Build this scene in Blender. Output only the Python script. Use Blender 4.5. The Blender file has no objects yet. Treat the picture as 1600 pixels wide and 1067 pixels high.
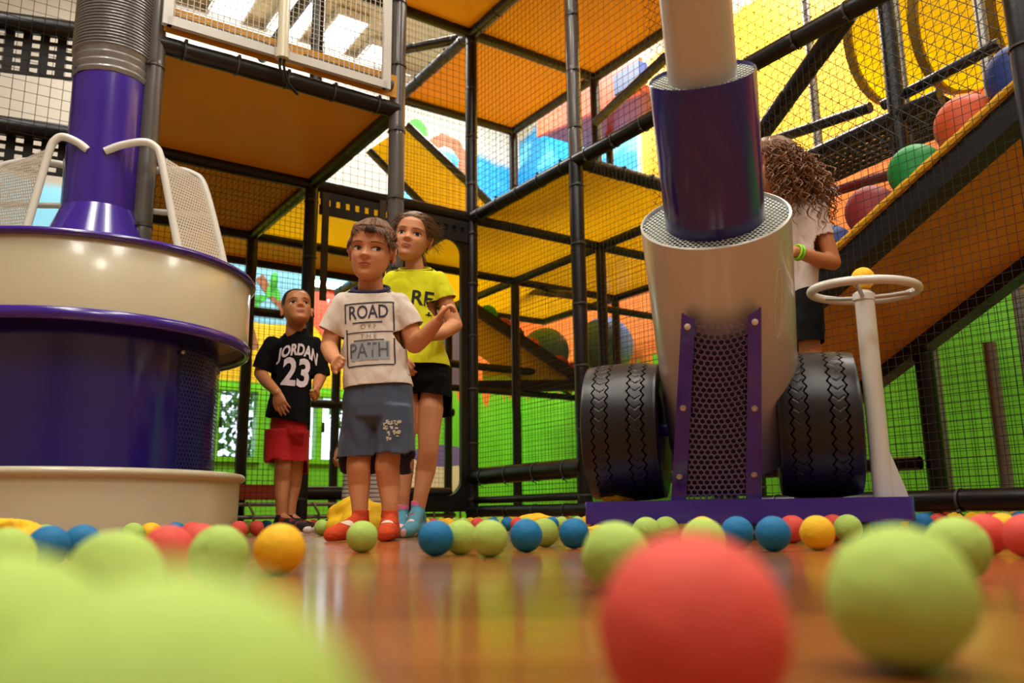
import bpy, bmesh, math, random
from mathutils import Vector, Matrix, noise
from mathutils.bvhtree import BVHTree

random.seed(7)
V3 = Vector
SC = bpy.context.scene
COL = SC.collection

# ------------------------------------------------------------------ camera
FPX, PITCH, ROLL = 1330.0, math.radians(11.56), math.radians(-0.7)
CAMLOC = V3((0, 0, 0.0715))
CAMROT = Matrix.Rotation(math.pi / 2 + PITCH, 3, 'X') @ Matrix.Rotation(ROLL, 3, 'Z')
cd = bpy.data.cameras.new('camera')
cd.sensor_width = 36.0
cd.lens = FPX / 1600 * 36
cd.clip_start = 0.02
cd.clip_end = 200
cd.dof.use_dof = True
cd.dof.focus_distance = 2.95
cd.dof.aperture_fstop = 3.4
cam = bpy.data.objects.new('camera', cd)
COL.objects.link(cam)
cam.matrix_world = Matrix.Translation(CAMLOC) @ CAMROT.to_4x4()
SC.camera = cam

# ------------------------------------------------------------------ world / exposure
SC.view_settings.view_transform = 'Standard'
SC.view_settings.look = 'None'
SC.view_settings.gamma = 1
SC.view_settings.use_curve_mapping = False
SC.view_settings.exposure = 0.30
SC.cycles.max_bounces = 6
SC.cycles.diffuse_bounces = 3
SC.cycles.glossy_bounces = 3
wd = bpy.data.worlds.new('sky')
SC.world = wd
wd.use_nodes = True
wd.node_tree.nodes['Background'].inputs[0].default_value = (0.72, 0.86, 1.0, 1)
wd.node_tree.nodes['Background'].inputs[1].default_value = 2.6

# play-frame axes: the climbing frame stands turned against the camera
ANG = math.radians(34.4)
UA = V3((-math.sin(ANG), math.cos(ANG), 0))
VA = V3((math.cos(ANG), math.sin(ANG), 0))
OO = V3((-0.2673, 5.5744, 0))
G = 1.15            # bay size
H2, H3 = 2.1, 3.5   # deck heights
ZC = 5.2            # ceiling


def W(u, v, z=0.0):
    return OO + UA * u + VA * v + V3((0, 0, z))


def ray(x, y):
    return CAMROT @ V3(((x - 800) / FPX, -(y - 533.5) / FPX, -1))


def P(x, y, Y):
    d = ray(x, y)
    return CAMLOC + d * (Y / d.y)


def PZ(x, y, z):
    d = ray(x, y)
    return CAMLOC + d * ((z - CAMLOC.z) / d.z)


def PU(x, y, u):
    d = ray(x, y)
    return CAMLOC + d * ((u - (CAMLOC - OO).dot(UA)) / d.dot(UA))


def PV(x, y, v):
    d = ray(x, y)
    return CAMLOC + d * ((v - (CAMLOC - OO).dot(VA)) / d.dot(VA))


def UV(p):
    return (p - OO).dot(UA), (p - OO).dot(VA)


def GX(px, Y, z):
    """point at depth Y and height z whose picture column is px"""
    lo, hi = -40.0, 40.0
    y = 533.0
    for _ in range(6):
        p = P(px, y, Y)
        y -= (z - p.z) * FPX / Y
    return P(px, y, Y)


# ------------------------------------------------------------------ lamps of the hall (ceiling panels, most of them added out of view)
LAMPS = []


def area_lamp(loc, sx, sy, power, colr, rotz=0.0):
    ld = bpy.data.lights.new('lamp', 'AREA')
    ld.shape = 'RECTANGLE'
    ld.size = sx
    ld.size_y = sy
    ld.energy = power
    ld.color = colr
    o = bpy.data.objects.new('lamp', ld)
    COL.objects.link(o)
    o.location = loc
    o.rotation_euler = (0, 0, rotz)
    return o


WARM = (1.0, 0.96, 0.88)
COURT_LAMPS = [(-3.0, -1.6), (-3.0, -3.6), (-5.2, -1.8), (-5.2, -4.0), (-6.8, -2.8), (-4.2, 1.4), (-1.6, -3.2)]  # unseen panels, added to light the ball court
INNER_LAMPS = [(1.7, 0.5), (1.7, -1.6), (1.9, 2.0), (-0.6, 2.0), (-2.6, 1.9)]  # unseen panels, added to brighten decks and walls of the frame
COURT_POWER, INNER_POWER = 36.0, 100.0


# ------------------------------------------------------------------ materials
def s2l(c):
    return tuple(((x / 255) / 12.92 if x / 255 <= 0.04045 else ((x / 255 + 0.055) / 1.055) ** 2.4) for x in c)


MATS = {}


def mat(name, rgb, rough=0.5, metal=0.0, bump=0.0, bscale=40.0, var=0.0, vscale=6.0, coat=0.0, spec=0.5, trans=0.0,
        sheen=0.0):
    if name in MATS:
        return MATS[name]
    m = bpy.data.materials.new(name)
    m.use_nodes = True
    nt = m.node_tree
    b = nt.nodes['Principled BSDF']
    c = (*s2l(rgb), 1)
    b.inputs['Base Color'].default_value = c
    b.inputs['Roughness'].default_value = rough
    b.inputs['Metallic'].default_value = metal
    b.inputs['Coat Weight'].default_value = coat
    b.inputs['Coat Roughness'].default_value = 0.08
    b.inputs['Specular IOR Level'].default_value = spec
    b.inputs['Transmission Weight'].default_value = trans
    if sheen:
        b.inputs['Sheen Weight'].default_value = sheen
    tc = nt.nodes.new('ShaderNodeTexCoord')
    if var:
        n = nt.nodes.new('ShaderNodeTexNoise')
        n.inputs['Scale'].default_value = vscale
        n.inputs['Detail'].default_value = 4
        nt.links.new(tc.outputs['Object'], n.inputs['Vector'])
        mx = nt.nodes.new('ShaderNodeMix')
        mx.data_type = 'RGBA'
        mx.inputs['A'].default_value = tuple(max(0, x * (1 - var)) for x in c[:3]) + (1,)
        mx.inputs['B'].default_value = tuple(min(1, x * (1 + var)) for x in c[:3]) + (1,)
        nt.links.new(n.outputs['Fac'], mx.inputs['Factor'])
        nt.links.new(mx.outputs['Result'], b.inputs['Base Color'])
    if bump:
        n2 = nt.nodes.new('ShaderNodeTexNoise')
        n2.inputs['Scale'].default_value = bscale
        n2.inputs['Detail'].default_value = 5
        nt.links.new(tc.outputs['Object'], n2.inputs['Vector'])
        bp = nt.nodes.new('ShaderNodeBump')
        bp.inputs['Strength'].default_value = bump
        bp.inputs['Distance'].default_value = 0.01
        nt.links.new(n2.outputs['Fac'], bp.inputs['Height'])
        nt.links.new(bp.outputs['Normal'], b.inputs['Normal'])
    MATS[name] = m
    return m


def emit_mat(name, rgb, strength):
    m = bpy.data.materials.new(name)
    m.use_nodes = True
    b = m.node_tree.nodes['Principled BSDF']
    b.inputs['Base Color'].default_value = (0.8, 0.8, 0.8, 1)
    b.inputs['Emission Color'].default_value = (*rgb, 1)
    b.inputs['Emission Strength'].default_value = strength
    MATS[name] = m
    return m


class NT:
    """small helper for node maths"""

    def __init__(s, m):
        s.nt = m.node_tree

    def n(s, t, **k):
        nd = s.nt.nodes.new(t)
        for a, b in k.items():
            setattr(nd, a, b)
        return nd

    def put(s, sock, val):
        if hasattr(val, 'links') or isinstance(val, bpy.types.NodeSocket):
            s.nt.links.new(val, sock)
        else:
            sock.default_value = val

    def m(s, op, a, b=0.0, clamp=False):
        nd = s.n('ShaderNodeMath', operation=op)
        nd.use_clamp = clamp
        s.put(nd.inputs[0], a)
        s.put(nd.inputs[1], b)
        return nd.outputs[0]

    def mix(s, f, a, b):
        nd = s.n('ShaderNodeMix', data_type='RGBA')
        s.put(nd.inputs['Factor'], f)
        for k, v in (('A', a), ('B', b)):
            if isinstance(v, tuple):
                v = (*s2l(v), 1)
            s.put(nd.inputs[k], v)
        return nd.outputs['Result']

    def above(s, val, edge, soft=0.01):
        return s.m('DIVIDE', s.m('SUBTRACT', val, edge), soft, clamp=True)


def uvz(h):
    geo = h.n('ShaderNodeNewGeometry')
    sub = h.n('ShaderNodeVectorMath', operation='SUBTRACT')
    h.put(sub.inputs[0], geo.outputs['Position'])
    sub.inputs[1].default_value = OO
    r = []
    for ax in (UA, VA):
        d = h.n('ShaderNodeVectorMath', operation='DOT_PRODUCT')
        h.put(d.inputs[0], sub.outputs[0])
        d.inputs[1].default_value = ax
        r.append(d.outputs['Value'])
    sp = h.n('ShaderNodeSeparateXYZ')
    h.put(sp.inputs[0], geo.outputs['Position'])
    return r[0], r[1], sp.outputs['Z'], geo.outputs['Position']


def noise_val(h, vec, scale, detail=3, stretch=None):
    if stretch:
        mp = h.n('ShaderNodeMapping')
        mp.inputs['Scale'].default_value = stretch
        h.put(mp.inputs['Vector'], vec)
        vec = mp.outputs[0]
    n = h.n('ShaderNodeTexNoise')
    n.inputs['Scale'].default_value = scale
    n.inputs['Detail'].default_value = detail
    h.put(n.inputs['Vector'], vec)
    return n.outputs['Fac']


def mural_material(name, kind):
    m = bpy.data.materials.new(name)
    m.use_nodes = True
    h = NT(m)
    b = m.node_tree.nodes['Principled BSDF']
    b.inputs['Roughness'].default_value = 0.55
    u, v, z, pos = uvz(h)
    jag = noise_val(h, pos, 1.0, 3, (14, 14, 2.0))
    soft = noise_val(h, pos, 2.2, 3)
    zj = h.m('ADD', z, h.m('MULTIPLY', h.m('SUBTRACT', jag, 0.5), 0.9))
    zs = h.m('ADD', z, h.m('MULTIPLY', h.m('SUBTRACT', soft, 0.5), 0.35))
    grass = h.mix(jag, (84, 190, 22), (136, 232, 52))
    orange = h.mix(soft, (236, 110, 25), (246, 150, 60))
    sky = h.mix(h.above(noise_val(h, pos, 1.6, 2, (1, 1, 2.2)), 0.5, 0.12), (20, 140, 205), (95, 195, 235))
    if kind == 'back':
        c1 = h.mix(h.above(zj, 1.42, 0.05), grass, orange)
        c1 = h.mix(h.above(zs, 2.75, 0.05), c1, sky)
        c1 = h.mix(h.above(zs, 4.25, 0.1), c1, (190, 186, 174))
        c2 = h.mix(h.above(z, 1.36, 0.02), (110, 205, 35), (250, 208, 20))
        c2 = h.mix(h.above(zs, 1.95, 0.02), c2, h.mix(soft, (95, 185, 225), (150, 212, 232)))
        c2 = h.mix(h.above(zs, 2.95, 0.1), c2, (160, 154, 142))
        c = h.mix(h.above(h.m('ADD', v, h.m('MULTIPLY', jag, 0.1)), 1.05, 0.03), c2, c1)
    else:
        c = h.mix(h.above(zj, 1.5, 0.05), grass, orange)
        hi = h.mix(h.above(u, 1.2, 0.1), h.mix(soft, (250, 205, 10), (240, 165, 30)), sky)
        c = h.mix(h.above(zs, 2.85, 0.05), c, hi)
        c = h.mix(h.above(zs, 4.6, 0.1), c, (190, 182, 160))
    h.put(b.inputs['Base Color'], c)
    MATS[name] = m
    return m


def floor_material():
    m = bpy.data.materials.new('wood_laminate')
    m.use_nodes = True
    h = NT(m)
    b = m.node_tree.nodes['Principled BSDF']
    geo = h.n('ShaderNodeNewGeometry')
    oi = h.n('ShaderNodeObjectInfo')
    pos = geo.outputs['Position']
    g1 = noise_val(h, pos, 1.0, 6, (3, 40, 1))
    g2 = noise_val(h, pos, 2.0, 3)
    c = h.mix(g1, (108, 58, 16), (184, 112, 42))
    c2 = h.mix(oi.outputs['Random'], (122, 68, 20), (182, 110, 42))
    c = h.mix(0.45, c, c2)
    h.put(b.inputs['Base Color'], c)
    h.put(b.inputs['Roughness'], h.m('ADD', 0.2, h.m('MULTIPLY', g2, 0.14)))
    b.inputs['Coat Weight'].default_value = 0.55
    b.inputs['Coat Roughness'].default_value = 0.13
    bp = h.n('ShaderNodeBump')
    bp.inputs['Strength'].default_value = 0.06
    bp.inputs['Distance'].default_value = 0.004
    h.put(bp.inputs['Height'], noise_val(h, pos, 7, 2, (1, 3, 1)))
    h.put(b.inputs['Normal'], bp.outputs['Normal'])
    MATS['wood_laminate'] = m
    return m


def perforated(name, rgb, pitch, ratio, rough=0.4):
    """painted sheet with round holes punched through (object space, picks the two axes by the UV layer)"""
    m = bpy.data.materials.new(name)
    m.use_nodes = True
    h = NT(m)
    b = m.node_tree.nodes['Principled BSDF']
    b.inputs['Base Color'].default_value = (*s2l(rgb), 1)
    b.inputs['Roughness'].default_value = rough
    uvn = h.n('ShaderNodeUVMap')
    sp = h.n('ShaderNodeSeparateXYZ')
    h.put(sp.inputs[0], uvn.outputs[0])
    x = h.m('DIVIDE', sp.outputs['X'], pitch)
    y = h.m('DIVIDE', sp.outputs['Y'], pitch * 0.866)
    row = h.m('FLOOR', y)
    xs = h.m('ADD', x, h.m('MULTIPLY', h.m('MODULO', h.m('ABSOLUTE', row), 2.0), 0.5))
    fx = h.m('SUBTRACT', h.m('FRACT', xs), 0.5)
    fy = h.m('MULTIPLY', h.m('SUBTRACT', h.m('FRACT', y), 0.5), 0.866)
    d = h.m('SQRT', h.m('ADD', h.m('MULTIPLY', fx, fx), h.m('MULTIPLY', fy, fy)))
    hole = h.m('LESS_THAN', d, ratio)
    tr = h.n('ShaderNodeBsdfTransparent')
    mx = h.n('ShaderNodeMixShader')
    h.put(mx.inputs[0], hole)
    h.put(mx.inputs[1], b.outputs[0])
    h.put(mx.inputs[2], tr.outputs[0])
    out = m.node_tree.nodes['Material Output']
    h.put(out.inputs['Surface'], mx.outputs[0])
    MATS[name] = m
    return m


WHITE_PAINT = mat('white_paint', (208, 208, 200), 0.28, coat=0.4, var=0.04)
CREAM_PAINT = mat('cream_paint', (210, 204, 174), 0.3, coat=0.4, var=0.05, vscale=3)
PURPLE = mat('purple_paint', (62, 34, 150), 0.22, coat=0.6, var=0.08, vscale=5, bump=0.02, bscale=60)
PURPLE_D = mat('deep_purple_paint', (38, 22, 116), 0.2, coat=0.6)
BLACK_PAD = mat('black_vinyl', (15, 14, 15), 0.36, bump=0.12, bscale=25)
GREY_PAD = mat('grey_vinyl', (88, 83, 80), 0.3, bump=0.1, bscale=22, coat=0.2)
TIE = mat('cable_tie_plastic', (70, 68, 66), 0.35)
NETM = mat('black_cord', (20, 18, 17), 0.7)
DECK_O = mat('orange_vinyl', (224, 162, 40), 0.42, var=0.08, vscale=3, bump=0.05, bscale=8)
DECK_Y = mat('yellow_vinyl', (250, 220, 30), 0.3, var=0.06, vscale=3, bump=0.05, bscale=8)


def translucent(m, amt):
    nt = m.node_tree
    b = nt.nodes['Principled BSDF']
    t = nt.nodes.new('ShaderNodeBsdfTranslucent')
    t.inputs['Color'].default_value = b.inputs['Base Color'].default_value
    mx = nt.nodes.new('ShaderNodeMixShader')
    mx.inputs[0].default_value = amt
    nt.links.new(b.outputs[0], mx.inputs[1])
    nt.links.new(t.outputs[0], mx.inputs[2])
    nt.links.new(mx.outputs[0], nt.nodes['Material Output'].inputs['Surface'])


translucent(DECK_O, 0.16)
translucent(DECK_Y, 0.42)
RUBBER = mat('tyre_rubber', (30, 27, 26), 0.38, bump=0.05, bscale=80)
STEEL = mat('steel', (190, 190, 188), 0.3, metal=1.0)
SILVER = mat('silver_foil', (150, 150, 150), 0.3, metal=0.45, bump=0.25, bscale=45)
WHITEM = mat('white_plaster', (232, 226, 212), 0.8, var=0.03)
YCLOTH = mat('yellow_fabric', (246, 196, 8), 0.7, bump=0.15, bscale=30, var=0.05)
BALLM = {
    'green': mat('green_foam', (176, 208, 96), 0.75, bump=0.2, bscale=110, var=0.06, vscale=30),
    'blue': mat('blue_foam', (0, 116, 172), 0.7, bump=0.2, bscale=110, var=0.06, vscale=30),
    'red': mat('red_foam', (226, 80, 66), 0.72, bump=0.2, bscale=110, var=0.06, vscale=30),
    'yellow': mat('yellow_foam', (252, 194, 18), 0.72, bump=0.2, bscale=110, var=0.05, vscale=30),
}


# ------------------------------------------------------------------ mesh builder
class MB:
    def __init__(s):
        s.v, s.f, s.mi, s.uv = [], [], [], {}

    def add(s, vs, fs, mi=0):
        k = len(s.v)
        s.v.extend([tuple(v) for v in vs])
        s.f.extend([tuple(i + k for i in f) for f in fs])
        s.mi.extend([mi] * len(fs))

    def rings(s, rings, closed=True, cap=True, mi=0):
        n = len(rings[0])
        vs = [p for r in rings for p in r]
        fs = []
        for i in range(len(rings) - 1):
            for j in range(n if closed else n - 1):
                j2 = (j + 1) % n
                fs.append((i * n + j, i * n + j2, (i + 1) * n + j2, (i + 1) * n + j))
        if cap and closed:
            fs.append(tuple(range(n - 1, -1, -1)))
            fs.append(tuple((len(rings) - 1) * n + j for j in range(n)))
        s.add(vs, fs, mi)

    def tube(s, pts, r, seg=10, cap=True, mi=0, flat=None):
        pts = [V3(p) for p in pts]
        n = len(pts)
        rs = r if isinstance(r, (list, tuple)) else [r] * n
        t0 = (pts[1] - pts[0]).normalized()
        up = V3((0, 0, 1)) if abs(t0.z) < 0.9 else V3((1, 0, 0))
        a = t0.cross(up).normalized()
        rings = []
        for i in range(n):
            t = (pts[min(i + 1, n - 1)] - pts[max(i - 1, 0)]).normalized()
            a = (a - t * a.dot(t))
            a = a.normalized() if a.length > 1e-6 else t.orthogonal().normalized()
            b = t.cross(a)
            rings.append([pts[i] + (a * math.cos(2 * math.pi * k / seg) + b * math.sin(2 * math.pi * k / seg)) * rs[i]
                          for k in range(seg)])
        s.rings(rings, True, cap, mi)

    def box(s, c, hx, hy, hz, ax=None, mi=0):
        """centre, half sizes, ax = (x,y,z) unit axes"""
        c = V3(c)
        X, Y, Z = ax if ax else (V3((1, 0, 0)), V3((0, 1, 0)), V3((0, 0, 1)))
        vs = [c + X * (hx * a) + Y * (hy * b) + Z * (hz * d) for d in (-1, 1) for b in (-1, 1) for a in (-1, 1)]
        s.add(vs, [(0, 2, 3, 1), (4, 5, 7, 6), (0, 1, 5, 4), (2, 6, 7, 3), (0, 4, 6, 2), (1, 3, 7, 5)], mi)

    def lathe(s, c, prof, seg=48, axis=None, cap=False, mi=0):
        """prof: (radius, height) along axis"""
        c = V3(c)
        ax = V3(axis).normalized() if axis else V3((0, 0, 1))
        a = ax.orthogonal().normalized()
        b = ax.cross(a)
        s.rings([[c + ax * h + (a * math.cos(2 * math.pi * k / seg) + b * math.sin(2 * math.pi * k / seg)) * r
                  for k in range(seg)] for r, h in prof], True, cap, mi)

    def capsule(s, p0, r0, p1, r1, seg=14, mi=0):
        p0, p1 = V3(p0), V3(p1)
        t = p1 - p0
        L = t.length
        t = t / L if L > 1e-6 else V3((0, 0, 1))
        a = t.orthogonal().normalized()
        b = t.cross(a)
        rings = []
        for k in range(1, 5):
            q = math.pi / 2 * (1 - k / 4)
            rings.append((p0 - t * (r0 * math.sin(q)), r0 * math.cos(q)))
        for k in range(0, 4):
            q = math.pi / 2 * (k / 4)
            rings.append((p1 + t * (r1 * math.sin(q)), r1 * math.cos(q)))
        s.rings([[c + (a * math.cos(2 * math.pi * k / seg) + b * math.sin(2 * math.pi * k / seg)) * r for k in range(seg)]
                 for c, r in rings], True, True, mi)

    def chain(s, pts, mi=0):
        for (p0, r0), (p1, r1) in zip(pts[:-1], pts[1:]):
            s.capsule(p0, r0, p1, r1, mi=mi)

    def ellip(s, c, ax, ay, az, nu=20, nv=12, mi=0):
        c = V3(c)
        rings = []
        for i in range(1, nv):
            q = -math.pi / 2 + math.pi * i / nv
            rings.append([c + V3(az) * math.sin(q) + (V3(ax) * math.cos(2 * math.pi * k / nu) +
                         V3(ay) * math.sin(2 * math.pi * k / nu)) * math.cos(q) for k in range(nu)])
        s.rings(rings, True, True, mi)

    def loft(s, secs, seg=24, exp=2.4, mi=0):
        """secs: (centre, ax, ay) super-elliptic sections"""
        rings = []
        for c, ax, ay in secs:
            r = []
            for k in range(seg):
                q = 2 * math.pi * k / seg
                cx, sy = math.cos(q), math.sin(q)
                r.append(V3(c) + V3(ax) * (abs(cx) ** (2 / exp) * (1 if cx >= 0 else -1)) +
                         V3(ay) * (abs(sy) ** (2 / exp) * (1 if sy >= 0 else -1)))
            rings.append(r)
        s.rings(rings, True, True, mi)

    def mesh(s, name, mats, smooth=True):
        me = bpy.data.meshes.new(name)
        me.from_pydata(s.v, [], s.f)
        for m in (mats if isinstance(mats, (list, tuple)) else [mats]):
            me.materials.append(m)
        if any(s.mi):
            me.polygons.foreach_set('material_index', s.mi)
        if smooth:
            me.polygons.foreach_set('use_smooth', [True] * len(me.polygons))
        me.update()
        bm = bmesh.new()
        bm.from_mesh(me)
        bmesh.ops.recalc_face_normals(bm, faces=bm.faces)
        bm.to_mesh(me)
        bm.free()
        if smooth:
            try:
                me.set_sharp_from_angle(angle=math.radians(38))
            except Exception:
                pass
        return me

    def build(s, name, mats, parent=None, smooth=True):
        return link(name, s.mesh(name, mats, smooth), parent)


def link(name, me, parent=None):
    o = bpy.data.objects.new(name, me)
    COL.objects.link(o)
    if parent is not None:
        o.parent = parent
        if parent.parent is None:
            o.matrix_parent_inverse = parent.matrix_basis.inverted()
    return o


def empty(name, loc):
    o = bpy.data.objects.new(name, None)
    COL.objects.link(o)
    o.empty_display_size = 0.1
    o.matrix_basis = Matrix.Translation(V3(loc))
    return o


def tag(o, label, cat, group=None, kind=None):
    o['label'] = label
    o['category'] = cat
    if group:
        o['group'] = group
    if kind:
        o['kind'] = kind
    return o


def struct(o):
    o['kind'] = 'structure'
    return o


# ================================================================== THE HALL
ZU = V3((0, 0, 1))
AXW = (UA, VA, ZU)
UB, VR, UR, VL = 3.4, 2.8, -8.0, -6.5      # back, right, rear, left walls


def wbox(mb, u0, u1, v0, v1, z0, z1):
    mb.box(W((u0 + u1) / 2, (v0 + v1) / 2, (z0 + z1) / 2), abs(u1 - u0) / 2, abs(v1 - v0) / 2, abs(z1 - z0) / 2, AXW)


FLOORM = floor_material()
mb = MB()
wbox(mb, UR, UB, VL, VR, -0.12, -0.012)
floor = struct(mb.build('floor', mat('floor_screed', (70, 45, 28), 0.8), None, False))
pl_me = {}
PW, PL = 0.19, 1.28
mbp = MB()
mbp.box((0, 0, 0), PL / 2 - 0.0008, PW / 2 - 0.0008, 0.006)
plank_me = mbp.mesh('plank', FLOORM, False)
row = 0
y = -0.6
cnt = 0
while y < 7.4:
    off = (row * 0.47) % PL
    halfw = max(1.2, 0.62 * y + 1.0)
    x = -math.ceil(halfw / PL) * PL - off
    while x < halfw + PL * 0.3:
        u_, v_ = UV(V3((x + PL / 2, y, 0)))
        if u_ < UB - 0.8 and v_ < VR - 0.8 and cnt < 300:
            o = link('plank', plank_me, floor)
            o.location = (x + PL / 2, y, -0.006)
            cnt += 1
        x += PL
    y += PW
    row += 1
mb = MB()
wbox(mb, UR, UB, VL, VR, -0.0115, -0.0075)
struct(mb.build('laminate_field', FLOORM, floor, False))

mb = MB()
wbox(mb, UR, UB, VL, VR, ZC, ZC + 0.1)
ceiling = struct(mb.build('ceiling', mat('ceiling_paint', (196, 182, 146), 0.9), None, False))

WZ0, WZ1 = 0.6, 1.32
WV = [(-3.3, -2.35), (-2.25, -1.25), (-1.15, -0.3), (-0.2, 0.78)]
mb = MB()
wbox(mb, UB, UB + 0.15, VL, VR, 0, WZ0)
wbox(mb, UB, UB + 0.15, VL, VR, WZ1, ZC)
edges = [VL] + [e for p in WV for e in p] + [VR]
for k in range(0, len(edges), 2):
    wbox(mb, UB, UB + 0.15, edges[k], edges[k + 1], WZ0, WZ1)
wall_back = struct(mb.build('wall_back', mural_material('painted_mural_back', 'back'), None, False))
GREENP = mat('green_frame_paint', (120, 212, 30), 0.4)
GLASS = mat('window_glass', (255, 255, 255), 0.02, trans=1.0, spec=0.3)
for n, (a, b) in enumerate(WV):
    mb = MB()
    t = 0.045
    wbox(mb, UB - 0.02, UB + 0.12, a, b, WZ0, WZ0 + t)
    wbox(mb, UB - 0.02, UB + 0.12, a, b, WZ1 - t, WZ1)
    wbox(mb, UB - 0.02, UB + 0.12, a, a + t, WZ0 + t, WZ1 - t)
    wbox(mb, UB - 0.02, UB + 0.12, b - t, b, WZ0 + t, WZ1 - t)
    wnd = struct(mb.build('window_%d' % (n + 1), GREENP, None, False))
    mb = MB()
    wbox(mb, UB - 0.01, UB + 0.1, (a + b) / 2 - 0.03, (a + b) / 2 + 0.03, WZ0 + t, WZ1 - t)
    mb.build('mullion', GREENP, wnd, False)
    for c0, c1 in ((a + t, (a + b) / 2 - 0.03), ((a + b) / 2 + 0.03, b - t)):
        mb = MB()
        wbox(mb, UB + 0.05, UB + 0.056, c0, c1, WZ0 + t, WZ1 - t)
        mb.build('pane', GLASS, wnd, False)
    mb = MB()
    p = W(UB - 0.035, (a + b) / 2 + 0.03, (WZ0 + WZ1) / 2)
    mb.box(p, 0.012, 0.012, 0.05, AXW)
    mb.build('window_handle', BLACK_PAD, wnd, False)

mb = MB()
wbox(mb, UR, UB + 0.15, VR, VR + 0.15, 0, ZC)
wall_right = struct(mb.build('wall_right', mural_material('painted_mural_right', 'right'), None, False))
mb = MB()
wbox(mb, UR, UB + 0.15, VL - 0.15, VL, 0, ZC)
OCHRE = mat('ochre_wall_paint', (140, 124, 104), 0.8, var=0.05)
wall_left = struct(mb.build('wall_left', OCHRE, None, False))
mb = MB()
wbox(mb, UR - 0.15, UR, VL - 0.15, VR + 0.15, 0, ZC)
wall_rear = struct(mb.build('wall_rear', OCHRE, None, False))
mb = MB()
wbox(mb, UB + 0.15, UB + 30, -30, 30, -0.3, -0.1)
struct(tag(mb.build('ground', mat('lawn', (90, 130, 50), 0.9, var=0.3), None, False), 'sunlit lawn outside the windows', 'lawn'))

# hedge outside the windows: nobody could count its leaves
mb = MB()
rg = random.Random(3)
for i in range(9000):
    v = rg.uniform(-5.5, 3.0)
    zz = rg.uniform(-0.1, 1.9) if rg.random() < 0.75 else rg.uniform(1.2, 3.0)
    c = W(UB + 1.7 + 0.5 * noise.noise((v * 1.3, zz * 1.3, 0)) + rg.uniform(-0.25, 0.25), v, zz)
    if noise.noise((v * 1.1, zz * 1.4, 5)) > (0.28 if v < 0.6 else -0.25):
        continue
    a = V3((rg.uniform(-1, 1), rg.uniform(-1, 1), rg.uniform(-1, 1))).normalized()
    b = a.orthogonal().normalized()
    n = a.cross(b)
    L = rg.uniform(0.05, 0.09)
    mb.add([c - a * L, c + b * L * 0.45, c + a * L, c - b * L * 0.45 + n * 0.01], [(0, 1, 2, 3)], rg.choice((0, 0, 1, 2)))
hd = mb.build('hedge', [mat('leaf_dark', (52, 96, 34), 0.5), mat('leaf_mid', (88, 140, 52), 0.5), mat('leaf_light', (140, 180, 96), 0.5)], None, False)
tag(hd, 'leafy green hedge seen through the green framed windows', 'hedge', None, 'stuff')

# painted motifs on the far wall (flat paint, a hair proud of the plaster)
PB = mat('painted_brown', (150, 96, 62), 0.6)
PG = mat('painted_leaf_green', (70, 190, 60), 0.6)
PR = mat('painted_coral', (238, 92, 62), 0.6)
PPU = mat('painted_mauve', (120, 100, 150), 0.6)
PCR = mat('painted_cream', (232, 218, 172), 0.6)


def flat_on_back(name, pts, m, lift=0.004, parent=None):
    mb = MB()
    vs = [W(UB - lift, v, z) for v, z in pts]
    vb = [W(UB + 0.002, v, z) for v, z in pts]
    n = len(vs)
    mb.add(vs + vb, [tuple(range(n))] + [(i, (i + 1) % n, n + (i + 1) % n, n + i) for i in range(n)])
    return mb.build(name, m, parent or wall_back, False)


def vz(x, y):
    p = PU(x, y, UB)
    return UV(p)[1], p.z


def stroke(name, pix, w0, w1, m):
    q = [vz(x, y) for x, y in pix]
    L, R = [], []
    for i, (v, z) in enumerate(q):
        a, b = q[max(i - 1, 0)], q[min(i + 1, len(q) - 1)]
        d = V3((b[0] - a[0], b[1] - a[1], 0)).normalized()
        w = w0 + (w1 - w0) * i / (len(q) - 1)
        L.append((v - d.y * w, z + d.x * w))
        R.append((v + d.y * w, z - d.x * w))
    flat_on_back(name, L + R[::-1], m)


def blob(name, x, y, rx, ry, m, rot=0.0, lift=0.005):
    v, z = vz(x, y)
    c, s = math.cos(rot), math.sin(rot)
    flat_on_back(name, [(v + rx * math.cos(t) * c - ry * math.sin(t) * s, z + rx * math.cos(t) * s + ry * math.sin(t) * c)
                        for t in [2 * math.pi * k / 20 for k in range(20)]], m, lift)


stroke('painted_branch', [(405, 432), (418, 452), (432, 470), (448, 488)], 0.05, 0.03, PB)
stroke('painted_branch', [(380, 500), (392, 520), (400, 545)], 0.06, 0.03, PB)
stroke('painted_branch', [(488, 478), (505, 464), (525, 455), (545, 452)], 0.03, 0.05, PR)
for x, y, r in ((402, 468, 0.4), (424, 452, 1.2), (430, 455, 2.0), (396, 478, 1.0), (428, 440, 1.5)):
    blob('painted_leaf', x, y, 0.10, 0.04, PG, r)
v0, z0 = vz(512, 492)
flat_on_back('painted_heart', [(v0 + 0.26 * math.sin(t) ** 3 * 0.9, z0 + 0.02 * (13 * math.cos(t) - 5 * math.cos(2 * t) - 2 * math.cos(3 * t) - math.cos(4 * t)))
             for t in [2 * math.pi * k / 36 for k in range(36)]], PR, 0.005)
# tree arch and little mushroom house on the far wall
stroke('painted_branch', [(660, 258), (672, 228), (692, 218), (712, 226), (726, 250), (722, 300), (730, 340)], 0.07, 0.09, PB)
blob('painted_leaf', 652, 203, 0.13, 0.13, PG)
stroke('painted_trunk', [(690, 430), (700, 500), (712, 560), (700, 600)], 0.18, 0.22, mat('painted_dark_trunk', (88, 78, 84), 0.6))
blob('painted_house', 690, 742, 0.24, 0.22, PCR)
blob('painted_roof', 690, 712, 0.36, 0.12, PPU, 0, 0.006)
blob('painted_house', 640, 742, 0.16, 0.2, PCR)

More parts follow.
